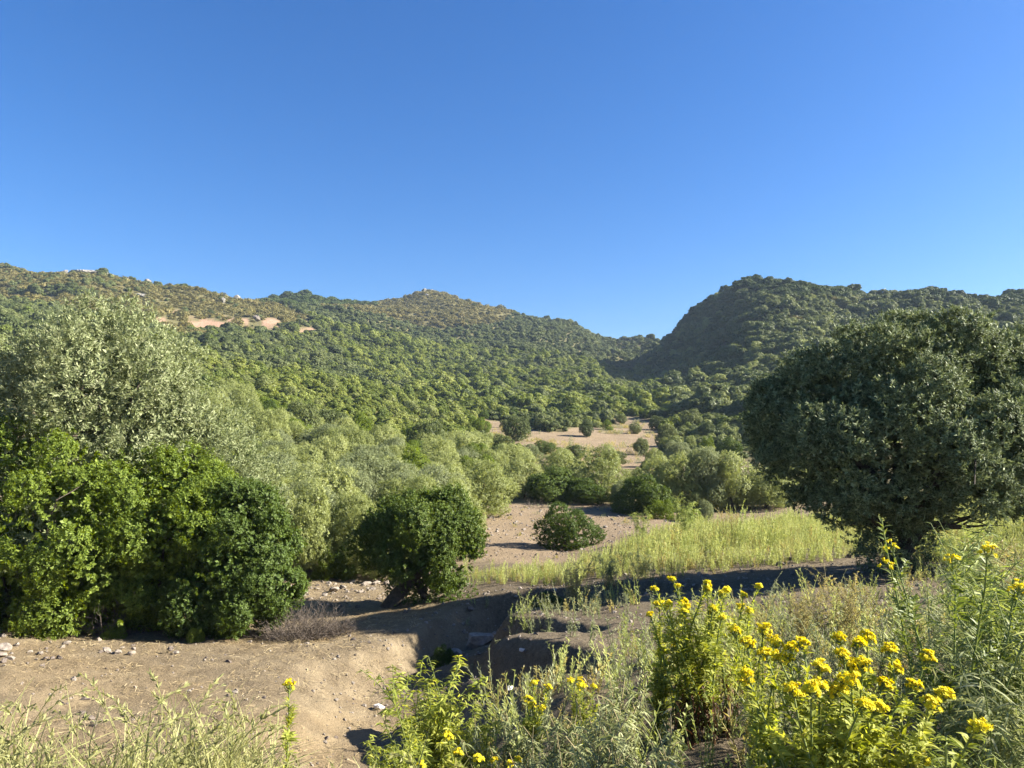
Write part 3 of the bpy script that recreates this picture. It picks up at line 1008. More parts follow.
def put(kind, px, base, w, h, label, group=None, Y=None, cat=None, i=None, sink=.1):
    rng_ = random.Random(int(px * 31 + base * 7))
    p = hit(px, base, 12) if Y is None else at(px, Y)
    k = p[1] * PXM
    i = rng_.randrange(len(SPECIES[kind])) if i is None else i
    sxy, sz = w * k / WID[kind][i], (h * k + sink) / NOM[kind][i]
    src = SPECIES[kind][i]
    c = copy_tree(src, p - np.array([0, 0, sink]), rng_.uniform(0, 6.28), (sxy, sxy, sz), label, group)
    c['category'] = cat or ('tree' if 'tree' in src.name else 'bush')
    PLACED.append((p[0], p[1], w * k * .5))
    return c


# the open pasture
put('pasture', 518, 441, 34, 26, 'round tree standing alone in the upper pasture, the largest there')
put('pasture', 504, 428, 11, 9, 'small tree directly behind the round lone tree in the pasture')
put('pasture', 540, 430, 17, 13, 'small flat-topped tree right of the round lone tree in the pasture')
put('dark', 484, 419, 14, 10, 'dark shrub at the far left corner of the pasture')
put('dark', 500, 418, 20, 12, 'dark wide shrub on the top edge of the pasture')
put('dark', 514, 419, 14, 12, 'dark shrub ending the row on the pasture top edge')
put('pasture', 587, 437, 17, 19, 'tree in mid pasture casting a long shadow over a pale track')
put('green', 607, 430, 14, 11, 'small bright tree right of the mid-pasture tree')
put('pasture', 635, 434, 14, 12, 'small tree beside the shaded right end of the pasture')
put('pasture', 642, 455, 19, 18, 'tree at the lower right of the pasture with its shadow beside it')
put('olive', 655, 467, 22, 20, 'pale tree on the lower right edge of the pasture')
put('pasture', 657, 430, 21, 15, 'tree at the right border of the pasture, left of a taller one')
put('pasture', 668, 446, 24, 23, 'full tree bordering the pasture on its right')
put('pasture', 691, 430, 25, 22, 'broad tree standing highest behind the right end of the pasture')
put('dark', 662, 419, 22, 11, 'low dark tree above the pasture by a small bare patch')
put('green', 641, 415, 12, 8, 'tiny green bush beside the small bare patch')
put('pasture', 715, 425, 16, 13, 'small tree in front of a bare strip at the foot of the right hill')
put('pasture', 733, 428, 11, 12, 'slim small tree on the bare strip at the foot of the right hill')
put('green', 749, 411, 24, 16, 'bright green tree close to the crown of the big dark olive')
put('pasture', 727, 412, 22, 15, 'grey-green tree beyond the bare strip under the right hill')
put('pasture', 708, 438, 23, 17, 'tree among the belt right of the pasture')
put('olive', 690, 454, 15, 19, 'narrow pale tree in the belt between pasture and thicket')
put('green', 707, 456, 17, 21, 'bright yellow-green tree in the belt right of the pasture')
put('dark', 729, 459, 30, 23, 'dark broad tree in the belt left of the big olive')
put('silver', 677, 462, 31, 21, 'silvery wide tree behind the rounded thicket')
put('dark', 645, 470, 12, 11, 'small dark bush behind the rounded thicket')
put('pasture', 560, 421, 14, 9, 'small tree on the back edge of the pasture, middle')
put('pasture', 622, 424, 14, 10, 'small tree on the back edge of the pasture, near the bare patch')
# the thicket beyond the stony field
put('dark', 556, 504, 66, 36, 'very dark mastic filling the shaded middle of the thicket behind the stony field', Y=43)
put('dark', 588, 504, 56, 26, 'low dark mastic in front of the silvery olive behind the stony field', Y=42.5)
put('olive', 597, 500, 66, 56, 'silvery olive with the palest crown, behind the stony field', Y=45)
put('silver', 621, 503, 26, 27, 'small round grey bush at the foot of the silvery olive', Y=42)
put('olive', 524, 500, 48, 46, 'upright pale olive at the left end of the thicket behind the stony field', Y=45)
put('olive', 560, 498, 56, 46, 'pale olive rising behind the very dark mastic', Y=48)
put('silver', 528, 462, 34, 18, 'flat silvery bush at the lower edge of the pasture', Y=70)
put('dark', 554, 460, 18, 10, 'small dark bush at the lower edge of the pasture', Y=70)
put('olive', 634, 498, 34, 30, 'light green bush between the silvery olive and the rounded thicket', Y=46)
put('dark', 650, 520, 58, 40, 'dark mastic at the left foot of the rounded thicket, next to the stony field', Y=38)
put('olive', 655, 512, 62, 56, 'rounded olive forming the left shoulder of the thicket', Y=40)
put('olive', 684, 512, 60, 60, 'tall rounded olive in the middle of the thicket', Y=40)
put('silver', 708, 514, 58, 64, 'tallest grey olive of the rounded thicket', Y=40)
put('olive', 734, 514, 64, 60, 'grey-green olive on the right shoulder of the rounded thicket', Y=40)
put('olive', 766, 512, 60, 44, 'green bush filling the gap between rounded thicket and big dark olive', Y=40)
put('silver', 706, 522, 22, 22, 'small ball-shaped grey bush in front of the tallest grey olive', Y=36)
put('green', 662, 524, 30, 20, 'bright green low bush at the foot of the rounded thicket', Y=36)
put('green', 690, 524, 28, 14, 'low bright bush among the weeds before the rounded thicket', Y=35)
put('dark', 564, 553, 74, 48, 'single dense round bush standing alone on the stony field', Y=27)
put('olive', 792, 506, 60, 44, 'pale olive just left of the big dark olive, behind the weedy terrace', Y=43)
put('dark', 828, 508, 60, 38, 'dark mastic half hidden by the crown of the big olive', Y=45)
put('dark', 545, 466, 34, 14, 'wide dark bush along the lower pasture edge left of the middle', Y=80)
put('pasture', 575, 468, 30, 15, 'mid-green bush along the lower pasture edge, above the silvery olive', Y=76)
put('pasture', 612, 470, 34, 16, 'mid-green bush at the lower pasture edge, right of the middle', Y=72)
put('green', 478, 446, 26, 18, 'bright green bush closing the left end of the pasture', Y=100)
# the thick scrub at the left
put('olive', 478, 510, 74, 60, 'pale olive overhanging the left edge of the stony field', Y=36)
put('olive', 452, 548, 66, 84, 'tall soft olive directly behind the leaning dark tree', Y=23, i=2)
put('olive', 300, 586, 78, 96, 'soft grey olive next to the left clump, nearest of the thicket', Y=19.5, i=0)
put('olive', 357, 578, 68, 80, 'grey olive between the soft nearest olive and the leaning dark tree', Y=20.5, i=1)
put('dark', 345, 587, 36, 34, 'dark low bush in the shade below the grey olives', Y=19)
put('green', 325, 560, 30, 34, 'small yellow-green bush tucked below the soft grey olive', Y=18.8)
put('olive', 262, 560, 70, 100, 'tall grey olive rising behind the end of the left clump', Y=22, i=2)
put('olive', 405, 545, 74, 70, 'rounded grey olive above and behind the leaning dark tree', Y=26)
put('silver', 338, 545, 86, 84, 'broad silvery olive in the middle of the left thicket', Y=26)
put('olive', 440, 520, 60, 62, 'grey-green olive left of the overhanging pale olive', Y=33)


def thicket():
    rng = np.random.default_rng(77)
    cnt = {}
    for y0, y1, s in ((20, 42, 2.1), (42, 76, 2.7)):
        x, y = jitter_grid(-.8 * y1, .1 * y1, y0, y1, s, rng)
        z = height(x, y)
        px, py = project(x, y, z)
        pa, fl = zones(x, y, z, px, py)
        lim = np.interp(y, [20, 26, 36, 45, 60, 76], [440, 440, 470, 490, 520, 500])
        ok = (px > 120) & (px < lim) & ~pa & ~fl
        for X, Yv, Z, p in zip(x[ok], y[ok], z[ok], px[ok]):
            if any((X - a) ** 2 + (Yv - b) ** 2 < (r * .75) ** 2 for a, b, r in PLACED):
                continue
            u = rng.random()
            if Yv > 58:
                kind = 'olive' if u < .4 else ('green' if u < .7 else ('pasture' if u < .9 else 'dark'))
            else:
                kind = 'olive' if u < .66 else ('silver' if u < .86 else ('green' if u < .95 else 'dark'))
            lab, cat = {'olive': ('soft grey-green olive bush in the dense scrub of the left slope', 'tree'), 'silver': ('silvery olive bush in the dense scrub of the left slope', 'tree'),
                        'green': ('bright green mastic bush in the dense scrub of the left slope', 'bush'), 'dark': ('dark green mastic bush in the dense scrub of the left slope', 'bush'),
                        'pasture': ('mid-green oak bush in the dense scrub of the left slope', 'tree')}[kind]
            i = int(rng.integers(len(SPECIES[kind])))
            sc = rng.uniform(.75, 1.2) * (.95 if Yv < 42 else 1.0)
            o = copy_tree(SPECIES[kind][i], (X, Yv, Z - .15), rng.uniform(0, 6.28), (sc * rng.uniform(.9, 1.15), sc * rng.uniform(.9, 1.15), sc * rng.uniform(.85, 1.1)), lab,
                          {'olive': 'grey-green olives', 'silver': 'silvery olives', 'green': 'bright mastics', 'dark': 'dark mastics', 'pasture': 'oak bushes'}[kind] + ' in the scrub of the left slope')
            o['category'] = cat
            cnt[kind] = cnt.get(kind, 0) + 1
    print('thicket', cnt, sum(cnt.values()))


thicket()
# ----------------------------------------------------------------------------- weeds, grass and herbs
M_WEED = leaf_mat('weed leaves', (0.224, 0.269, 0.078), (0.463, 0.493, 0.193), (0.568, 0.538, 0.228), trans=.4, spec=.1, objvar=.5, patch=.3, pscale=.5)
M_DRYWEED = leaf_mat('drying weed leaves', (0.264, 0.251, 0.086), (0.475, 0.422, 0.156), (0.554, 0.475, 0.218), trans=.4, spec=.2, objvar=.4)
M_HERB = leaf_mat('grey herb leaves', (0.163, 0.181, 0.088), (0.325, 0.344, 0.188), (0.400, 0.375, 0.225), trans=.3, spec=.1, objvar=.5)
M_GRASS = leaf_mat('grass blades', (0.211, 0.225, 0.077), (0.405, 0.396, 0.176), (0.458, 0.414, 0.242), trans=.4, spec=.1, objvar=.4)
M_RAG = leaf_mat('ragwort leaves', (0.224, 0.274, 0.049), (0.466, 0.488, 0.110), (0.558, 0.532, 0.155), trans=.5, spec=.12, objvar=.2)
M_SILVER = leaf_mat('silver weed leaves', (0.165, 0.193, 0.072), (0.341, 0.363, 0.176), (0.440, 0.440, 0.264), trans=.35, spec=.12, objvar=.2)
M_DEADLEAF = leaf_mat('dead leaves', (.07, .035, .018), (.16, .085, .04), (.2, .13, .07), trans=.2, spec=.1, objvar=.2)
M_SHADEHERB = leaf_mat('shaded herb leaves', (0.095, 0.136, 0.032), (0.210, 0.256, 0.064), (0.294, 0.320, 0.080), trans=.4, spec=.3, objvar=.2)  # darker ragwort leaf colour, with the shade on the lower plant put in
M_WEEDGREEN = leaf_mat('fresh weed leaves', (0.143, 0.192, 0.050), (0.351, 0.396, 0.125), (0.468, 0.456, 0.200), trans=.4, spec=.1, objvar=.3)
M_STEM = plain_mat('green stem', (.12, .16, .04), (.2, .23, .07), 12, .6, .1)
M_DRYSTEM = plain_mat('dry stem', (.22, .18, .09), (.36, .3, .16), 12, .8, .1)
M_YELLOW = leaf_mat('yellow petals', (.66, .58, .02), (.8, .74, .05), None, trans=.35, spec=.1, objvar=.1)
M_OCHRE = plain_mat('flower discs', (.62, .46, .015), (.78, .62, .025), 30, .8, .1)


def stem_pts(rng, H, lean, bend, base=(0, 0), n_=9):
    a = rng.uniform(0, 6.28)
    d = np.array([math.cos(a), math.sin(a)])
    b = rng.normal(size=2) * bend
    t = np.linspace(0, 1, n_)[:, None]
    xy = np.array(base)[None] + d[None] * lean * H * t ** 1.3 + b[None] * H * (t - t * t) + np.cumsum(rng.normal(size=(n_, 2)) * .004 * H, 0)
    return np.concatenate([xy, t * H * math.sqrt(max(.2, 1 - lean ** 2)) - .03 * (1 - t)], 1)


def along(pts, t):
    f = np.clip(t, 0, .999) * (len(pts) - 1)
    i = f.astype(int)
    s = (f - i)[:, None]
    return pts[i] * (1 - s) + pts[i + 1] * s, unit(pts[np.minimum(i + 1, len(pts) - 1)] - pts[i])


def stem_leaves(g, rng, pts, m, L, W, t0=.05, t1=.98, rise=.7, droop=.35, taper=.5):
    t = rng.uniform(t0, t1, m)
    P, T = along(pts, t)
    az = np.arange(m) * 2.4 + rng.normal(size=m) * .3
    H = np.stack([np.cos(az), np.sin(az), 0 * az], 1)
    D = unit(H + T * rise * rng.uniform(.5, 1.5, (m, 1)))
    N = unit(T - H * .5 + rng.normal(size=(m, 3)) * .15)
    sz = (1 - taper * t) * rng.uniform(.7, 1.2, m)
    g.blades(P, D, N, L * sz, W * np.sqrt(sz), droop * rng.uniform(.5, 1.6, m), rng)


def capitula(gy, go, rng, C, D, r):
    """daisy heads: yellow rays round an ochre disc"""
    m = len(C)
    k = 11
    A = unit(np.cross(D, np.array([.2, .9, .3])))
    B = np.cross(D, A)
    ang = np.arange(k) * 6.283 / k
    rad = A[:, None] * np.cos(ang)[None, :, None] + B[:, None] * np.sin(ang)[None, :, None]
    P = (C[:, None] + rad * r * .25).reshape(-1, 3)
    Dd = unit(rad + D[:, None] * .35 + rng.normal(size=(m, k, 3)) * .15).reshape(-1, 3)
    Nn = np.repeat(D, k, 0) + rng.normal(size=(m * k, 3)) * .1
    gy.diamonds(P, Dd, Nn, r * rng.uniform(.8, 1.15, m * k), r * .55, rng)
    for c, d, a, b in zip(C, D, A, B):
        rings = []
        for q, (rr, hh) in enumerate(((.42, -.5), (.5, .02), (.38, .22), (.05, .3))):
            rings.append([c + (a * math.cos(x) + b * math.sin(x)) * r * rr + d * r * hh for x in np.arange(7) * 6.283 / 7])
        V = np.array(rings).reshape(-1, 3)
        i = np.arange(7)
        Q = np.concatenate([np.stack([q * 7 + i, q * 7 + (i + 1) % 7, (q + 1) * 7 + (i + 1) % 7, (q + 1) * 7 + i], 1) for q in range(3)])
        go.add(V, Q, np.full(28, rng.random()))


def make_ragwort(seed, H, nst, base_r, lean, heads, clus, leafL=.075, leafW=.012, per_m=75, hr=.0085, bare=0.0, dead=False, leafm=None, hv=.78):
    """stems of its own with their leaves and flower heads: thing > stem > leaves, flower_cluster"""
    rng = np.random.default_rng(seed)
    t = bpy.data.objects.new('ragwort', None)
    for s in range(nst):
        a = rng.uniform(0, 6.28)
        rad = base_r * math.sqrt(rng.random())
        h = H * rng.uniform(hv, 1.03) if s else H
        pts = stem_pts(rng, h, lean * rng.uniform(.3, 1.2), .12, (rad * math.cos(a), rad * math.sin(a)))
        g = Geo()
        g.tube(pts, np.linspace(.0058, .003, len(pts)), 6)
        tops = []
        flower = rng.random() >= bare
        if flower:
            top, T = pts[-1], unit(pts[-1] - pts[-2])
            for k in range(int(heads * 1.6)):
                q = rng.normal(size=3)
                q[2] = 0
                r_ = clus * math.sqrt((k + .6) / (heads * 1.6))
                az = k * 2.4 + rng.normal() * .2
                off = np.array([math.cos(az), math.sin(az), 0]) * r_ + np.array([0, 0, rng.uniform(-.75, .2) * clus - .6 * clus * (k / (heads * 1.6)) ** 2])
                end = top + off + T * clus * .55
                st = pts[-1] - T * clus * rng.uniform(.4, 1.6)
                midp = (st + end) / 2 + np.array([off[0], off[1], -abs(r_) * .3]) * .3
                g.tube([st, midp, end], [.002, .0017, .0014], 4)
                tops.append((end, unit(T + off / max(clus, 1e-3) * .6)))
        so_ = obj('stem', g.mesh('stem', M_STEM, True), t, link=False)
        g = Geo()
        stem_leaves(g, rng, pts, int(per_m * 2.3 * h), leafL, leafW, .3 if dead else .04, .99, 1.3, .3)
        # short leafy side shoots in the upper half
        for k in range(3):
            P, T = along(pts, np.array([rng.uniform(.45, .8)]))
            d = unit(np.array([rng.normal(), rng.normal(), 1.6]))
            e = P[0] + d * h * rng.uniform(.1, .2)
            sp = np.array([P[0] + (e - P[0]) * x for x in np.linspace(0, 1, 5)])
            stem_leaves(g, rng, sp, int(per_m * .5 * h) + 8, leafL * .7, leafW * .85, .1, 1, .9, .25)
        obj('leaves', g.mesh('leaves', leafm or M_RAG), so_, link=False)
        if dead:
            g = Geo()
            stem_leaves(g, rng, pts, int(per_m * h * .4), leafL * .8, leafW * 1.1, .03, .42, .1, .9)
            obj('withered_leaves', g.mesh('withered_leaves', M_DEADLEAF), so_, link=False)
        if tops:
            gy, go_ = Geo(), Geo()
            C = np.array([q[0] for q in tops])
            D = np.array([q[1] for q in tops])
            extra = C + rng.normal(size=C.shape) * clus * .14
            C, D = np.concatenate([C, extra]), np.concatenate([D, unit(D + rng.normal(size=D.shape) * .3)])
            capitula(gy, go_, rng, C, D, hr)
            obj('flower_cluster', gy.mesh('flower_cluster', M_YELLOW), so_, link=False)
            obj('flower_discs', go_.mesh('flower_discs', M_OCHRE), so_, link=False)
    return t


def make_weed(name, seed, H, nst, base_r, lean, L, W, per_m, mat, stemmat, droop=.5, branch=4, tuft=False, fr=1.0):
    """leafy weed: thing > stem (> leaves)"""
    rng = np.random.default_rng(seed)
    t = bpy.data.objects.new(name, None)
    for s in range(nst):
        a = rng.uniform(0, 6.28)
        rad = base_r * math.sqrt(rng.random())
        h = H * rng.uniform(.65, 1.05)
        pts = stem_pts(rng, h, lean * rng.uniform(.3, 1.2), .2, (rad * math.cos(a), rad * math.sin(a)))
        g, gl = Geo(), Geo()
        g.tube(pts, np.linspace(.005, .002, len(pts)) * fr, 5)
        stem_leaves(gl, rng, pts, int(per_m * h), L, W, .08, 1, .6, droop)
        for k in range(branch):
            P, T = along(pts, np.array([rng.uniform(.25, .9)]))
            d = unit(np.array([rng.normal(), rng.normal(), 1.1]))
            e = P[0] + d * h * rng.uniform(.15, .35)
            sp = np.array([P[0] + (e - P[0]) * x + np.array([0, 0, .02 * math.sin(3 * x)]) for x in np.linspace(0, 1, 5)])
            g.tube(sp, np.linspace(.003, .0015, 5) * fr, 4)
            stem_leaves(gl, rng, sp, int(per_m * .3 * h) + 3, L * .8, W * .8, .1, 1, .6, droop)
        so_ = obj('stem', g.mesh('stem', stemmat, True), t, link=False)
        obj('leaves', gl.mesh('leaves', mat), so_, link=False)
    return t


def weed_mesh(name, seed, H, nst, base_r, lean, L, W, per_m, mat, droop=.4, branch=2, stem=True):
    """one light clump as a single mesh, for scattered herbs"""
    rng = np.random.default_rng(seed)
    g = Geo()
    for s in range(nst):
        a = rng.uniform(0, 6.28)
        rad = base_r * math.sqrt(rng.random())
        h = H * rng.uniform(.6, 1.05)
        pts = stem_pts(rng, h, lean * rng.uniform(.3, 1.2), .2, (rad * math.cos(a), rad * math.sin(a)), 5)
        if stem:
            g.tube(pts, np.linspace(.004, .002, 5), 3)
        m = int(per_m * h) + 2
        t = rng.uniform(.08, 1, m)
        P, T = along(pts, t)
        az = rng.uniform(0, 6.28, m)
        Hh = np.stack([np.cos(az), np.sin(az), 0 * az], 1)
        D = unit(Hh + T * rng.uniform(.4, 1.4, (m, 1)))
        g.diamonds(P, D, unit(T - Hh * .4 + rng.normal(size=(m, 3)) * .2), L * rng.uniform(.6, 1.2, m) * (1 - .4 * t), W, rng)
    return g.mesh(name, mat)


def scatter_pts(x, y, rng, smin, smax, sink=.02, tilt=.12):
    m = len(x)
    p = np.stack([x, y, height(x, y) - sink], 1)
    rot = np.stack([rng.normal(0, tilt, m), rng.normal(0, tilt, m), rng.uniform(0, 6.28, m)], 1)
    s = rng.uniform(smin, smax, m)[:, None] * np.stack([np.ones(m), np.ones(m), rng.uniform(.8, 1.25, m)], 1)
    return p, rot, s


rng = np.random.default_rng(401)
# the weedy terrace beyond the gully
WP = [proto('weed_source', weed_mesh('weed_clump', 300 + i, [.75, .6, .9, .55][i], [6, 7, 5, 8][i], .16, .22, .1, .02, 60, [M_WEED, M_WEED, M_WEED, M_DRYWEED][i])) for i in range(4)]
x, y = jitter_grid(-2, 34, 13.6, 38, .2, rng)
px, py = project(x, y, height(x, y))
edge = np.interp(px, [440, 480, 540, 600, 680, 780, 870, 900, 960, 1040], [19, 16.4, 15.3, 15.0, 14.9, 15.2, 16.5, 16.2, 13.5, 12.6]) + .5 * fbm(x / 1.2, y / 1.2, 71, 3)
far_e = np.interp(px, [440, 500, 560, 600, 640, 700, 1040], [19.5, 19.2, 19.5, 21, 25, 31, 38]) + .8 * fbm(x / 2, y / 2, 72, 3)
ok = (px > 462) & (px < 1300) & (y > edge) & (y < far_e) & (rng.random(len(x)) < .3 + .55 * sstep(0, 1.5, y - edge) * sstep(0, 1.6, far_e - y) + .9 * fbm(x / 1.7, y / 1.7, 73, 3))
p, ro, s = scatter_pts(x[ok], y[ok], rng, .55, 1.1)
s = s * (np.interp(px[ok], [480, 600, 680], [.5, .58, .72]) * (.85 + .75 * fbm(x[ok] / 1.6, y[ok] / 1.6, 74, 3)) * np.where(rng.random(ok.sum()) < .05, 1.45, 1))[:, None]
scatter('weeds', WP, p, ro, s, 'pale yellow-green weeds covering the terrace beyond the gully', 'weeds')
print('weeds', len(p))
# thin herbs on the dark earth of the near bank
HP = [proto('herb_source', weed_mesh('herb_clump', 320 + i, [.28, .2, .36, .24, .45][i], [5, 7, 5, 6, 3][i], .07, .4, .055, .011, 85, [M_HERB, M_HERB, M_WEED, M_DRYWEED, M_HERB][i])) for i in range(5)]
x, y = jitter_grid(-2.2, 13, 2.4, 15, .15, rng)
px, py = project(x, y, height(x, y))
gd, gw, gdp = polydist(x, y, GULLY)
cd, cw, cdp = polydist(x, y, CUT)
dens = .46 * sstep(-.35, .45, fbm(x / 1.3, y / 1.3, 81, 4)) + .3 * sstep(620, 760, px) * (y < 9) + .25 * (y < 4.5)
dens *= sstep(.8, 1.5, gd / gw) * sstep(.8, 1.4, cd / cw) * sstep(445, 520, px)
dens *= 1 - .95 * ((px > 640) & (px < 900) & (y > 11.2))
ok = (px < 1500) & (rng.random(len(x)) < dens)
p, ro, s = scatter_pts(x[ok], y[ok], rng, .6, 1.25)
scatter('herbs', HP, p, ro, s, 'thin grey-green herbs on the dark earth of the near bank', 'weeds')
print('herbs', len(p))


def grass_mesh(seed, H, nb_, base_r, mat, seedy=True):
    rng = np.random.default_rng(seed)
    g = Geo()
    a = rng.uniform(0, 6.28, nb_)
    r_ = base_r * np.sqrt(rng.random(nb_))
    P = np.stack([r_ * np.cos(a), r_ * np.sin(a), 0 * a], 1)
    D = unit(np.stack([.35 * rng.normal(size=nb_), .35 * rng.normal(size=nb_), np.ones(nb_)], 1))
    N = unit(np.stack([np.cos(a), np.sin(a), .1 * a], 1))
    g.blades(P, D, N, H * rng.uniform(.5, 1.1, nb_), .009, rng.uniform(.25, 1.15, nb_), rng, (1, .9, .6, .1))
    for k in range(4 if seedy else 0):
        pts = stem_pts(rng, H * rng.uniform(.9, 1.25), .35, .4, (0, 0), 8)
        pts[:, 2] -= .25 * H * np.linspace(0, 1, 8) ** 4
        g.tube(pts, np.linspace(.002, .001, 8), 3)
        m = 26
        t = rng.uniform(.68, 1, m)
        Q, T = along(pts, t)
        g.diamonds(Q, unit(T + rng.normal(size=(m, 3)) * .4), rng.normal(size=(m, 3)), .022, .006, rng)
    return g.mesh('grass_tuft', mat)


GP = [proto('grass_source', grass_mesh(340 + i, [.4, .33, .46][i], [40, 44, 32][i], .07, M_GRASS)) for i in range(3)]
x, y = jitter_grid(-3.2, .4, 2.3, 4.6, .1, rng)
px, py = project(x, y, height(x, y))
top = np.interp(px, [-60, 40, 120, 200, 260, 330, 380, 430], [4.2, 3.2, 3.5, 3.9, 3.9, 3.3, 3.0, 2.6])
ok = (px > -60) & (px < 440) & (y < top + .5 * fbm(x * 2, y * 2, 82, 3)) & (rng.random(len(x)) < .55 + .8 * fbm(x * 2, y * 2, 83, 2))
p, ro, s = scatter_pts(x[ok], y[ok], rng, .85, 1.45)
scatter('grass', GP, p, ro, s, 'yellow-green drooping grass along the bottom edge before the sandy bank', 'grass')
print('grass', len(p))
# ----------------------------------------------------------------------------- foreground plants: one by one
def plant(src, px, Y, rz, sc, label, group=None, tilt=(0, 0), cat='plant', name=None):
    o = copy_tree(src, at(px, Y) - np.array([0, 0, .02]), rz, sc, label, group, tilt)
    o['category'] = cat
    if name:
        o.name = name
    return o


RAG_BIG = make_ragwort(501, .86, 22, .19, .3, 8, .018, per_m=60, dead=True)
RAG_TALL = make_ragwort(502, .95, 5, .05, .16, 12, .03, per_m=90)
RAG_WIDE = make_ragwort(503, .82, 34, .18, .36, 12, .026, leafL=.08, leafW=.015, per_m=55, hr=.0085, hv=.9)
RAG_SMALL = make_ragwort(504, .6, 5, .07, .25, 8, .026, per_m=90)
RAG_ONE = make_ragwort(505, .62, 1, .0, .08, 10, .028, per_m=100, leafL=.085)
RAG_GREEN = make_ragwort(506, 1.2, 7, .1, .2, 5, .03, leafL=.075, leafW=.013, per_m=60, bare=.15, leafm=M_SHADEHERB)
RAG_TOP = make_ragwort(507, .5, 3, .05, .2, 9, .026, per_m=85)
plant(RAG_BIG, 700, 4.05, .3, 1.0, 'tall bushy ragwort of many stems with brown withered leaves below', cat='flower')
plant(RAG_TALL, 752, 3.15, 1.0, .84, 'upright ragwort with three full yellow heads, between the bushy ragwort and the widest one', cat='flower')
plant(RAG_WIDE, 838, 2.62, 2.2, .98, 'widest ragwort, its broad flat top covered in deep yellow flowers', cat='flower')
plant(RAG_SMALL, 652, 4.1, .4, .92, 'low dark-leaved ragwort leaning left of the bushy tall one', cat='flower')
plant(RAG_SMALL, 532, 3.75, 2.4, .86, 'ragwort with a tight yellow bunch in front of the shaded gully', cat='flower')
plant(RAG_TOP, 466, 3.5, .2, .86, 'short ragwort with pale yellow heads just right of the big leafy weed', cat='flower')
plant(RAG_TOP, 503, 3.3, 3.2, .68, 'small ragwort with a yellow head near the bottom edge, right of the leafy weed', cat='flower')
plant(RAG_TALL, 577, 3.7, 2.0, .56, 'thin ragwort with few flowers among silvery weeds', cat='flower')
plant(RAG_ONE, 286, 3.45, 1.1, .92, 'single-stem ragwort with a lone yellow head above the grass and sandy bank', cat='flower')
plant(RAG_GREEN, 945, 3.0, .8, .98, 'tallest ragwort with shade put into its green leaves and yellowish tips, left of the pale tangled weeds', cat='flower')
plant(RAG_TOP, 628, 2.85, 1.4, .78, 'ragwort with a low head at the bottom edge under the dark-leaved one', cat='flower')
plant(RAG_TOP, 745, 2.5, 4.1, .86, 'ragwort whose head only just shows at the bottom, left of the widest one', cat='flower')
plant(RAG_TOP, 935, 2.35, 5.0, .95, 'ragwort with one small head at the bottom, right of the widest one', cat='flower')
plant(RAG_ONE, 742, 4.6, 2.2, .98, 'slim ragwort stem with its head against the shadow of the big olive', cat='flower')
plant(RAG_ONE, 664, 4.3, 3.3, 1.12, 'slim ragwort stem rising at the left flank of the bushy one', cat='flower')
plant(RAG_ONE, 426, 3.3, 4.0, .6, 'short ragwort in front of the big leafy weed', cat='flower')
plant(RAG_SMALL, 705, 2.75, 1.2, .62, 'small ragwort with pale flowers below the withered leaves', cat='flower')

WEED_BUSH = make_weed('leafy_weed', 521, .78, 16, .14, .34, .085, .016, 75, M_RAG, M_STEM, .45, 4)
WEED_SILVER = make_weed('silver_weed', 522, .55, 11, .12, .42, .085, .011, 75, M_SILVER, M_DRYSTEM, .9, 4)
WEED_LONG = make_weed('long_leaved_weed', 523, .95, 10, .16, .42, .115, .011, 85, M_SILVER, M_STEM, .7, 4)
WEED_GREEN = make_weed('long_leaved_weed', 524, 1.0, 9, .14, .38, .12, .013, 70, M_WEEDGREEN, M_STEM, .6, 4)
WEED_DRY = make_weed('airy_weed', 525, .85, 14, .16, .4, .05, .011, 85, M_DRYWEED, M_DRYSTEM, .3, 8)
WEED_THIN = make_weed('thin_weed', 526, .6, 3, .04, .2, .07, .011, 70, M_HERB, M_STEM, .5, 3)
plant(WEED_BUSH, 432, 3.9, .5, .92, 'big leafy green weed standing before the shaded gully')
plant(WEED_BUSH, 400, 3.5, 2.1, .62, 'smaller leafy weed at the lip of the sandy bank, beside the big leafy one')
plant(WEED_BUSH, 474, 4.0, 4.4, .6, 'leafy weed with narrow leaves right behind the pale-headed short ragwort')
plant(WEED_DRY, 574, 12.5, .4, 1.05, 'airy golden-green weed on the far lip of the gully')
plant(WEED_LONG, 610, 15.1, 1.4, .85, 'bluish green weed clump at the front edge of the weedy terrace')
plant(WEED_LONG, 642, 15.3, 2.6, .8, 'second bluish green weed clump beside the first, on the shaded terrace edge')
plant(WEED_DRY, 840, 6.3, 2.1, .85, 'airy yellowing weed in front of the shadow of the big olive')
plant(WEED_DRY, 800, 6.9, .1, .7, 'sparse yellowing weed just left of the larger airy one')
plant(WEED_GREEN, 686, 23.5, .2, 1.5, 'tall green weed standing above the weedy terrace before the rounded thicket')
plant(WEED_GREEN, 640, 24.5, 2.2, 1.2, 'rounded green weed at the left back corner of the weedy terrace')
plant(WEED_DRY, 733, 22.0, 3.0, 1.2, 'golden weed in the middle of the weedy terrace')
plant(WEED_GREEN, 955, 9.6, 1.2, 1.05, 'feathery green weed before the trunk of the big olive')
plant(WEED_DRY, 1000, 8.8, 4.2, 1.05, 'golden feathery weed at the right edge under the big olive')
plant(WEED_GREEN, 985, 10.2, 3.1, 1.0, 'pale feathery weed between the two feathery ones under the big olive')
for k, (px_, Y_, sc_) in enumerate([(618, 3.0, .95), (590, 3.2, .85), (655, 2.9, .8), (560, 3.4, .8), (540, 3.05, .7), (690, 2.55, .7), (610, 3.6, .9), (505, 3.7, .75), (790, 2.9, .7), (770, 3.6, .75)]):
    plant(WEED_SILVER, px_, Y_, k * 1.3, sc_, 'low silvery weed with curling leaves among the flowering stems', 'silvery weeds between the ragworts')
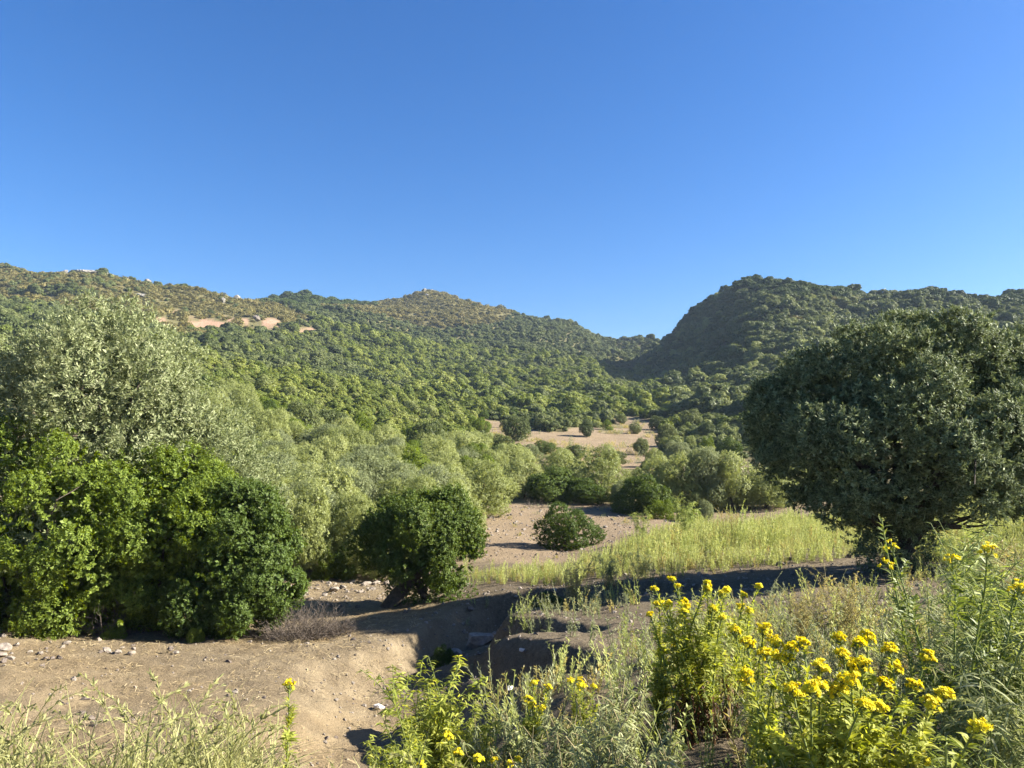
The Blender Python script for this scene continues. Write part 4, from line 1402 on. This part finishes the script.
for k, (px_, Y_, sc_) in enumerate([(1000, 2.7, .95), (1030, 3.1, 1.05), (975, 3.5, .95), (1015, 3.9, 1.05), (1045, 2.5, .9), (985, 2.3, .7), (960, 4.3, .85), (1005, 5.0, 1.0), (1040, 4.6, 1.1), (1010, 3.3, 1.0), (1040, 3.7, 1.0)]):
    plant((WEED_LONG, WEED_GREEN)[k % 2], px_, Y_, k * 1.7, sc_, 'tangled weed of long pale arching leaves in the lower right corner', 'long-leaved weeds of the lower right corner')
for k, (px_, Y_, sc_) in enumerate([(500, 10.6, .7), (530, 10.3, .8), (470, 11.3, .6), (552, 9.6, .9), (572, 8.6, .8), (590, 7.8, .8), (615, 6.6, .8), (640, 6.0, .8), (668, 7.4, .9), (600, 10.5, .8), (625, 9.6, .7), (650, 9.0, .9),
                                    (700, 8.2, .8), (735, 7.4, .8), (770, 7.8, .9), (865, 7.0, .9), (890, 6.2, .8), (880, 5.0, .8), (910, 7.6, .9), (930, 6.6, .8), (860, 4.6, .7), (820, 5.2, .7), (785, 5.6, .8), (690, 6.2, .8)]):
    plant(WEED_THIN, px_, Y_, k * 2.1, sc_, 'thin grey-green weed standing on the dark earth of the near bank', 'thin weeds on the near bank')

# the dry brush at the end of the left clump, and gully shrubs, one in place of shade
def make_brush(name, label, cat, px_, Y_, wpx, hpx, n_, seed, mat):
    rng = np.random.default_rng(seed)
    root = at(px_, Y_)
    k = Y_ * PXM
    g = Geo()
    for i in range(n_):
        a, r_ = rng.uniform(0, 6.28), math.sqrt(rng.random())
        b = np.array([r_ * math.cos(a) * wpx * .42 * k, r_ * math.sin(a) * wpx * .3 * k, -.03])
        d = unit(np.array([math.cos(a) * r_ * .9, math.sin(a) * r_ * .9, 1]) + rng.normal(size=3) * .35)
        L_ = hpx * k * rng.uniform(.5, 1.15) * (1.1 - .5 * r_)
        pts = np.array([b + d * L_ * t + rng.normal(size=3) * .025 * (t > 0) for t in np.linspace(0, 1, 5)])
        g.tube(pts, np.linspace(.006, .002, 5), 3, rng.random())
        for q in range(7):
            s_ = pts[rng.integers(1, 5)]
            e_ = s_ + unit(d + rng.normal(size=3) * .8) * L_ * .35
            g.tube([s_, (s_ + e_) / 2 + rng.normal(size=3) * .015, e_], [.003, .002, .0012], 3, rng.random())
    o = obj(name, g.mesh(name, mat), None, root)
    return tag(o, label, cat)


make_brush('dry_brush', 'grey-brown dry brush at the right end of the green left clump', 'bush', 300, 12.6, 66, 34, 240, 61, M_TWIG)
make_brush('dry_brush', 'small dry brush on the lip of the bank beside the larger grey-brown one', 'bush', 336, 12.9, 34, 20, 110, 62, M_TWIG)
make_brush('dead_twigs', 'bare twigs hanging out under the brightest green bush', 'twigs', 108, 12.4, 40, 40, 40, 63, M_TWIG)
put('dark', 444, 628, 24, 20, 'little dark bush rooted in the broken bank of the gully', Y=12.4)
put('dark', 545, 600, 46, 13, 'low dark bush standing in for the shade of the hollow beyond the near bank', Y=14.9)  # bush added where only shade lies, to darken the undercut hollow
put('green', 118, 625, 26, 14, 'leafy shoot at the shaded foot of the left clump', Y=12.2)
put('green', 198, 632, 22, 16, 'small pale shoot at the foot of the dense bush in the left clump', Y=12.0)

# ----------------------------------------------------------------------------- stones
def stone_mesh(name, seed, mat, flat=.6):
    rng = np.random.default_rng(seed)
    import bmesh
    bm = bmesh.new()
    bmesh.ops.create_icosphere(bm, subdivisions=2, radius=.5)
    pl = [(unit(rng.normal(size=3)), rng.uniform(.22, .42)) for _ in range(9)]
    for v in bm.verts:
        c = np.array(v.co)
        for nrm, d in pl:
            q = c @ nrm - d
            if q > 0:
                c = c - nrm * q
        c = c * (1 + .1 * rng.normal())
        v.co = (c[0], c[1] * .8, c[2] * flat)
    me = bpy.data.meshes.new(name)
    bm.to_mesh(me)
    bm.free()
    me.materials.append(mat)
    return me


STONES = {'pale': [stone_mesh('stone', 700 + i, M_STONE) for i in range(4)], 'white': [stone_mesh('stone', 710 + i, M_WHITE_STONE) for i in range(2)], 'dark': [stone_mesh('stone', 720 + i, M_DARK_STONE) for i in range(3)]}


def stone(kind, px_, py_, wpx, label, group=None, name='stone', stand=0):
    r_ = random.Random(int(px_ * 13 + py_))
    p = hit(px_, py_, 3)
    k = p[1] * PXM * wpx * 1.15
    o = obj(name, r_.choice(STONES[kind]), None, p + np.array([0, 0, k * (.12 + stand)]))
    o.rotation_euler = (r_.uniform(-.3, .3) + stand * 3, r_.uniform(-.3, .3), r_.uniform(0, 6.28))
    o.scale = (k, k * r_.uniform(.75, 1.1), k * r_.uniform(.75, 1.1))
    return tag(o, label, 'stone', group)


for px_, Y_, w_, lab in [(478, 13.0, 34, 'pale broken rock on the gully bank below the leaning dark tree'), (452, 12.6, 22, 'smaller tan rock embedded in the gully bank beside the dark little bush')]:
    p_ = at(px_, Y_)
    k_ = Y_ * PXM * w_
    o_ = obj('boulder', stone_mesh('boulder', int(px_), M_STONE, .8), None, p_ + np.array([0, 0, .08]))
    o_.scale = (k_, k_ * .8, k_ * .75)
    o_.rotation_euler = (.2, -.15, px_)
    tag(o_, lab, 'rock')
stone('dark', 170, 653, 8, 'dark upright stone alone on the sandy bank', stand=.25)
stone('pale', 176, 654, 7, 'tan stone leaning against the dark upright one on the sandy bank')
stone('white', 380, 709, 12, 'white stone at the bottom of the sandy bank by the gully')
stone('white', 510, 690, 10, 'white stone lying in the shade of the gully')
stone('white', 522, 652, 6, 'small white stone on the edge of the near bank above the gully')
stone('pale', 490, 682, 9, 'grey stone in the shaded gully floor near the white one')
for i_, (a_, b_, c_) in enumerate([(99, 641, 8), (106, 652, 9), (112, 654, 6), (118, 654, 8), (131, 655, 10), (122, 649, 5), (66, 645, 9), (62, 648, 6)]):
    stone('pale', a_, b_, c_, 'pale flat stone in the scatter across the middle of the sandy bank', 'pale stones on the sandy bank')
for i_, (a_, b_, c_) in enumerate([(3, 650, 16), (2, 657, 12), (10, 660, 9), (17, 646, 9), (40, 655, 8), (30, 653, 6)]):
    stone('pale', a_, b_, c_, 'pale stone in the heap at the left edge of the sandy bank', 'stones heaped at the left edge of the bank')
for i_, (a_, b_, c_) in enumerate([(45, 660, 6), (52, 660, 7), (59, 659, 7), (101, 653, 5), (4, 662, 8), (46, 650, 5), (86, 700, 8), (80, 715, 9), (88, 720, 11), (62, 705, 6), (94, 726, 9)]):
    stone('dark', a_, b_, c_, 'small dark clod lying on the sandy bank', 'dark clods on the sandy bank')
for i_, (a_, b_, c_) in enumerate([(296, 597, 9), (304, 594, 8), (335, 592, 12), (343, 588, 8), (317, 590, 6), (366, 586, 12), (376, 584, 10), (372, 590, 7), (352, 583, 6), (386, 585, 9), (396, 585, 8), (325, 596, 7), (360, 593, 6), (310, 600, 7)]):
    stone('pale', a_, b_, c_, 'stone in the rubble strip between the grey olives and the gully', 'stones of the rubble strip')
for i_, (a_, b_, c_) in enumerate([(491, 518, 7), (486, 512, 4), (508, 516, 4), (620, 513, 5), (605, 528, 5), (612, 520, 4), (498, 530, 4), (515, 524, 4), (522, 534, 4), (600, 515, 4), (625, 522, 4), (540, 512, 4)]):
    stone('pale', a_, b_, c_, 'loose stone on the stony field around the lone round bush', 'stones of the stony field')
for i_, (a_, b_, c_) in enumerate([(780, 566, 9), (790, 560, 7), (848, 558, 8), (858, 557, 6), (865, 612, 14), (872, 620, 8), (795, 575, 8), (750, 592, 6), (838, 590, 6), (862, 552, 6), (505, 632, 6), (470, 612, 8)]):
    stone('dark', a_, b_, c_, 'dark stone half sunk in the earth around the shadow of the big olive', 'dark stones near the big olive')
put_log = hit(1010, 592, 6)
g = Geo()
g.tube([(-.5, 0, .1), (-.2, .03, .12), (.15, 0, .1), (.6, -.03, .07)], [.09, .1, .095, .07], 10)
g.tube([(-.15, .05, .15), (-.3, -.05, .3)], [.03, .015], 6)
tag(obj('log', g.mesh('log', M_WOOD, True), None, put_log), 'weathered log lying at the right edge beside the feathery weeds', 'log')
# two thistle stalks on the far side of the stony field
for a_, b_, lab in [(531, 509, 'dry upright stalk left of the pair at the far side of the stony field'), (541, 508, 'dry upright stalk right of the pair at the far side of the stony field')]:
    make_brush('dry_stalk', lab, 'plant', a_, 40.0, 6, 11, 14, int(a_), M_TWIG)
# rubble nobody could count
GR = [proto('gravel_source', stone_mesh('pebble', 740 + i, [M_STONE, M_STONE, M_DARK_STONE][i])) for i in range(3)]
rng = np.random.default_rng(55)
xs, ys = [], []
x, y = jitter_grid(-3, 9, 22, 44, .2, rng)
px, py = project(x, y, height(x, y))
ok = inpoly(px, py, FIELD) & (rng.random(len(x)) < .55)
xs.append(x[ok]); ys.append(y[ok])
x, y = jitter_grid(-9, 1, 5.2, 19, .11, rng)
px, py = project(x, y, height(x, y))
ok = (px > -40) & (px < 470) & (rng.random(len(x)) < .2 + .25 * sstep(.2, .5, fbm(x / 1.4, y / 1.4, 91, 3)) + .4 * (y > 15.5))
xs.append(x[ok]); ys.append(y[ok])
x, y = jitter_grid(-4, 5, 6, 16, .09, rng)
gd, gw, gdp = polydist(x, y, GULLY)
ok = (gd / gw > .3) & (gd / gw < 1.9) & (rng.random(len(x)) < .4)
xs.append(x[ok]); ys.append(y[ok])
x, y = jitter_grid(-1, 12, 3, 16, .11, rng)
px, py = project(x, y, height(x, y))
ok = (px > 440) & (rng.random(len(x)) < .28)
xs.append(x[ok]); ys.append(y[ok])
x, y = np.concatenate(xs), np.concatenate(ys)
p, ro, s = scatter_pts(x, y, rng, 1, 1, -.004, .4)
s = s * (np.minimum(rng.gamma(.9, .62, len(x)) + .12, 3.2) * np.clip(.012 + .0024 * y, 0, .085))[:, None]
scatter('gravel', GR, p, ro, s, 'small stones and clods strewn over the bare earth', 'gravel')
print('gravel', len(x))

M_STRAW = leaf_mat('straw', (.22, .16, .08), (.42, .34, .19), (.5, .42, .26), trans=.1, spec=.1, objvar=.6)
def straw_mesh(seed):
    r_ = np.random.default_rng(seed)
    g = Geo()
    k = 9
    P = np.stack([r_.uniform(-.12, .12, k), r_.uniform(-.12, .12, k), r_.uniform(.003, .02, k)], 1)
    D = unit(np.stack([r_.normal(size=k), r_.normal(size=k), .12 * r_.normal(size=k)], 1))
    g.blades(P, D, np.tile([0, 0, 1.], (k, 1)) + .2 * r_.normal(size=(k, 3)), r_.uniform(.04, .16, k), .006, .15, r_, (1, 1, .8, .3))
    return g.mesh('straw', M_STRAW)


SP = [proto('straw_source', straw_mesh(760 + i)) for i in range(4)]
x, y = jitter_grid(-9, 1, 5.2, 19, .17, rng)
px, py = project(x, y, height(x, y))
ok = (px > -40) & (px < 440) & (rng.random(len(x)) < .25 + .5 * sstep(-.2, .4, fbm(x / 1.1, y / 1.1, 95, 3)) + .3 * (y > 11))
p, ro, s = scatter_pts(x[ok], y[ok], rng, .6, 1.2, -.004, .1)
scatter('straw', SP, p, ro, s, 'dry straw and plant litter lying on the sandy bank', 'litter')

# dry tufts that break up the open pasture and the stony field
TP = [proto('tuft_source', weed_mesh('tuft', 780 + i, [.35, .28, .45][i], [9, 11, 8][i], .2, .5, .09, .03, 40, [M_DRYWEED, M_DRYWEED, M_HERB][i], stem=False)) for i in range(3)]
x, y = jitter_grid(-9, 30, 22, 140, .55, rng)
px, py = project(x, y, height(x, y))
pa, fl = zones(x, y, 0, px, py)
nzt = fbm(x / 5, y / 5, 96, 4)
ok = (pa & (rng.random(len(x)) < .1 + .7 * nzt)) | (fl & (rng.random(len(x)) < .05 + .4 * nzt))
p, ro, s = scatter_pts(x[ok], y[ok], rng, .5, 1.3)
scatter('dry_grass', TP, p, ro, s * np.clip(y[ok] / 60, .6, 1.6)[:, None], 'dry grass tufts over the open pasture and the edge of the stony field', 'grass')
print('tufts', len(p))

# ----------------------------------------------------------------------------- the air
def haze():
    import bmesh
    x0, x1, y0_, y1_, z0, z1 = VALL[:, 0].min() - 5, VALL[:, 0].max() + 5, VALL[:, 1].min() - 5, VALL[:, 1].max() + 5, VALL[:, 2].min() - 1, VALL[:, 2].max() + 14
    bm = bmesh.new()
    bmesh.ops.create_cube(bm, size=1)
    for v in bm.verts:
        v.co = (x0 if v.co.x < 0 else x1, y0_ if v.co.y < 0 else y1_, z0 if v.co.z < 0 else z1)
    me = bpy.data.meshes.new('haze')
    bm.to_mesh(me)
    bm.free()
    mt, N, L = new_mat('haze')
    ou = N.new('ShaderNodeOutputMaterial')
    pv = N.new('ShaderNodeVolumePrincipled')
    pv.inputs['Color'].default_value = (.62, .78, 1, 1)
    pv.inputs['Density'].default_value = .00016
    pv.inputs['Anisotropy'].default_value = 0
    L.new(pv.outputs[0], ou.inputs['Volume'])
    me.materials.append(mt)
    tag(obj('haze', me), 'thin blue haze over the far slopes', 'haze', None, 'stuff')


haze()

# ----------------------------------------------------------------------------- rocks on the hilltops
def outcrop(name, label, px_, py_, wpx, hpx, seed, ymin=200, mat=None):
    p = hit(px_, py_, ymin)
    if p[1] > 700:      # the line of sight clears the crest: stand the rock on the crest
        a_ = ray(px_, py_)[0]
        ys_ = RAYY[(RAYY > ymin) & (RAYY < 620)]
        zs_ = height(a_ * ys_, ys_)
        q_ = np.argmax((zs_ - CAMZ) / ys_)
        p = np.array([a_ * ys_[q_], ys_[q_], zs_[q_]])
    k = p[1] * PXM
    rng = np.random.default_rng(seed)
    import bmesh
    bm = bmesh.new()
    bmesh.ops.create_icosphere(bm, subdivisions=4, radius=.5)
    pl = [(unit(rng.normal(size=3) * [1, 1, .8]), rng.uniform(.2, .44)) for _ in range(26)]
    for v in bm.verts:
        c = np.array(v.co)
        for nrm, d in pl:
            q = c @ nrm - d
            if q > 0:
                c = c - nrm * q
        c = c * (1 + .04 * rng.normal())
        v.co = (c[0] * 1.3, c[1] * 1.1, c[2] * 1.3)
    me = bpy.data.meshes.new(name)
    bm.to_mesh(me)
    bm.free()
    me.materials.append(mat or M_OUTCROP)
    o = obj(name, me, None, p + np.array([0, 0, hpx * k * .25 + .5]))
    o.scale = (wpx * k, wpx * k * .8, hpx * k * 1.1)
    o.rotation_euler = (0, 0, rng.uniform(-.4, .4))
    return tag(o, label, 'rock')


outcrop('rock_outcrop', 'largest pale rock crowning the summit of the left ridge', 82, 268, 24, 7, 1)
outcrop('rock_outcrop', 'pale rock just left of and below the summit rock of the left ridge', 65, 274, 9, 5, 2)
outcrop('rock_outcrop', 'low pale rock right of the summit rock on the left ridge', 105, 276, 10, 4, 3)
outcrop('rock_outcrop', 'small pale rock on the ridge line halfway down from the summit', 128, 277, 6, 4, 4)
outcrop('rock_outcrop', 'dark-pointed rock where the summit shoulder of the left ridge ends', 147, 277, 12, 6, 5)
outcrop('rock_outcrop', 'pale boulder alone on the brown heath of the left ridge', 223, 303, 5, 6, 6)
outcrop('rock_outcrop', 'pale rock on the skyline where brown heath meets the green hilltop', 236, 292, 8, 5, 7)
outcrop('rock_outcrop', 'white rock in the dark wood below the green hilltop', 310, 314, 6, 4, 8)
outcrop('rock_outcrop', 'rock knob beside the orange cut on the left ridge', 257, 322, 8, 6, 9, mat=M_STONE)
outcrop('rock_outcrop', 'pale rock near the top of the central peak, left one', 424, 291, 5, 3, 10)
outcrop('rock_outcrop', 'pale rock near the top of the central peak, right one', 432, 291, 5, 3, 11)
outcrop('rock_outcrop', 'lower pale rock below the top of the central peak', 427, 297, 5, 3, 12)
outcrop('rock_outcrop', 'white rock face on the right hill by the picture edge', 1019, 309, 12, 6, 13, mat=M_WHITE_STONE)
outcrop('rock_outcrop', 'flat pale rock showing in the heath behind the silvery olive', 140, 298, 14, 4, 14)


# ----------------------------------------------------------------------------- light, sky, camera
world = bpy.data.worlds.new('World')
scene.world = world
world.use_nodes = True
wn, wl = world.node_tree.nodes, world.node_tree.links
wn.clear()
wo, wb, sky = wn.new('ShaderNodeOutputWorld'), wn.new('ShaderNodeBackground'), wn.new('ShaderNodeTexSky')
sky.sky_type = 'NISHITA'
sky.sun_disc = False
sky.sun_elevation = SUN_EL
sky.sun_rotation = SUN_AZ
sky.altitude = 0
sky.air_density = 1.0
sky.dust_density = 1.0
sky.ozone_density = 7.0
wb.inputs['Strength'].default_value = .05
hs = wn.new('ShaderNodeHueSaturation')
hs.inputs['Saturation'].default_value = 1.19
hs.inputs['Hue'].default_value = .506
wl.new(sky.outputs[0], hs.inputs['Color'])
wl.new(hs.outputs[0], wb.inputs[0])
wl.new(wb.outputs[0], wo.inputs[0])
sl = bpy.data.lights.new('sun', 'SUN')
sl.energy = 5.0
sl.angle = R(.53)
sl.color = (1, .93, .82)
so = bpy.data.objects.new('sun', sl)
COL.objects.link(so)
from mathutils import Vector
dirv = Vector((math.sin(SUN_AZ) * math.cos(SUN_EL), math.cos(SUN_AZ) * math.cos(SUN_EL), math.sin(SUN_EL)))
so.rotation_euler = dirv.to_track_quat('Z', 'Y').to_euler()
cam = bpy.data.cameras.new('camera')
cam.sensor_width = 36
cam.lens = 36 * F / 1024
cam.clip_start = .05
cam.clip_end = 6000
co = bpy.data.objects.new('camera', cam)
COL.objects.link(co)
co.location = (0, 0, CAMZ)
co.rotation_euler = (math.pi / 2 + PITCH, 0, 0)
scene.camera = co
scene.view_settings.view_transform = 'Standard'
scene.view_settings.look = 'None'
scene.view_settings.exposure = 2.0
scene.view_settings.gamma = 1
scene.render.engine = 'CYCLES'
scene.cycles.max_bounces = 6
scene.cycles.diffuse_bounces = 3
scene.cycles.transmission_bounces = 3
scene.cycles.glossy_bounces = 2
scene.cycles.use_denoising = True
scene.cycles.denoiser = 'OPENIMAGEDENOISE'
scene.cycles.denoising_input_passes = 'RGB_ALBEDO_NORMAL'
scene.cycles.denoising_prefilter = 'ACCURATE'
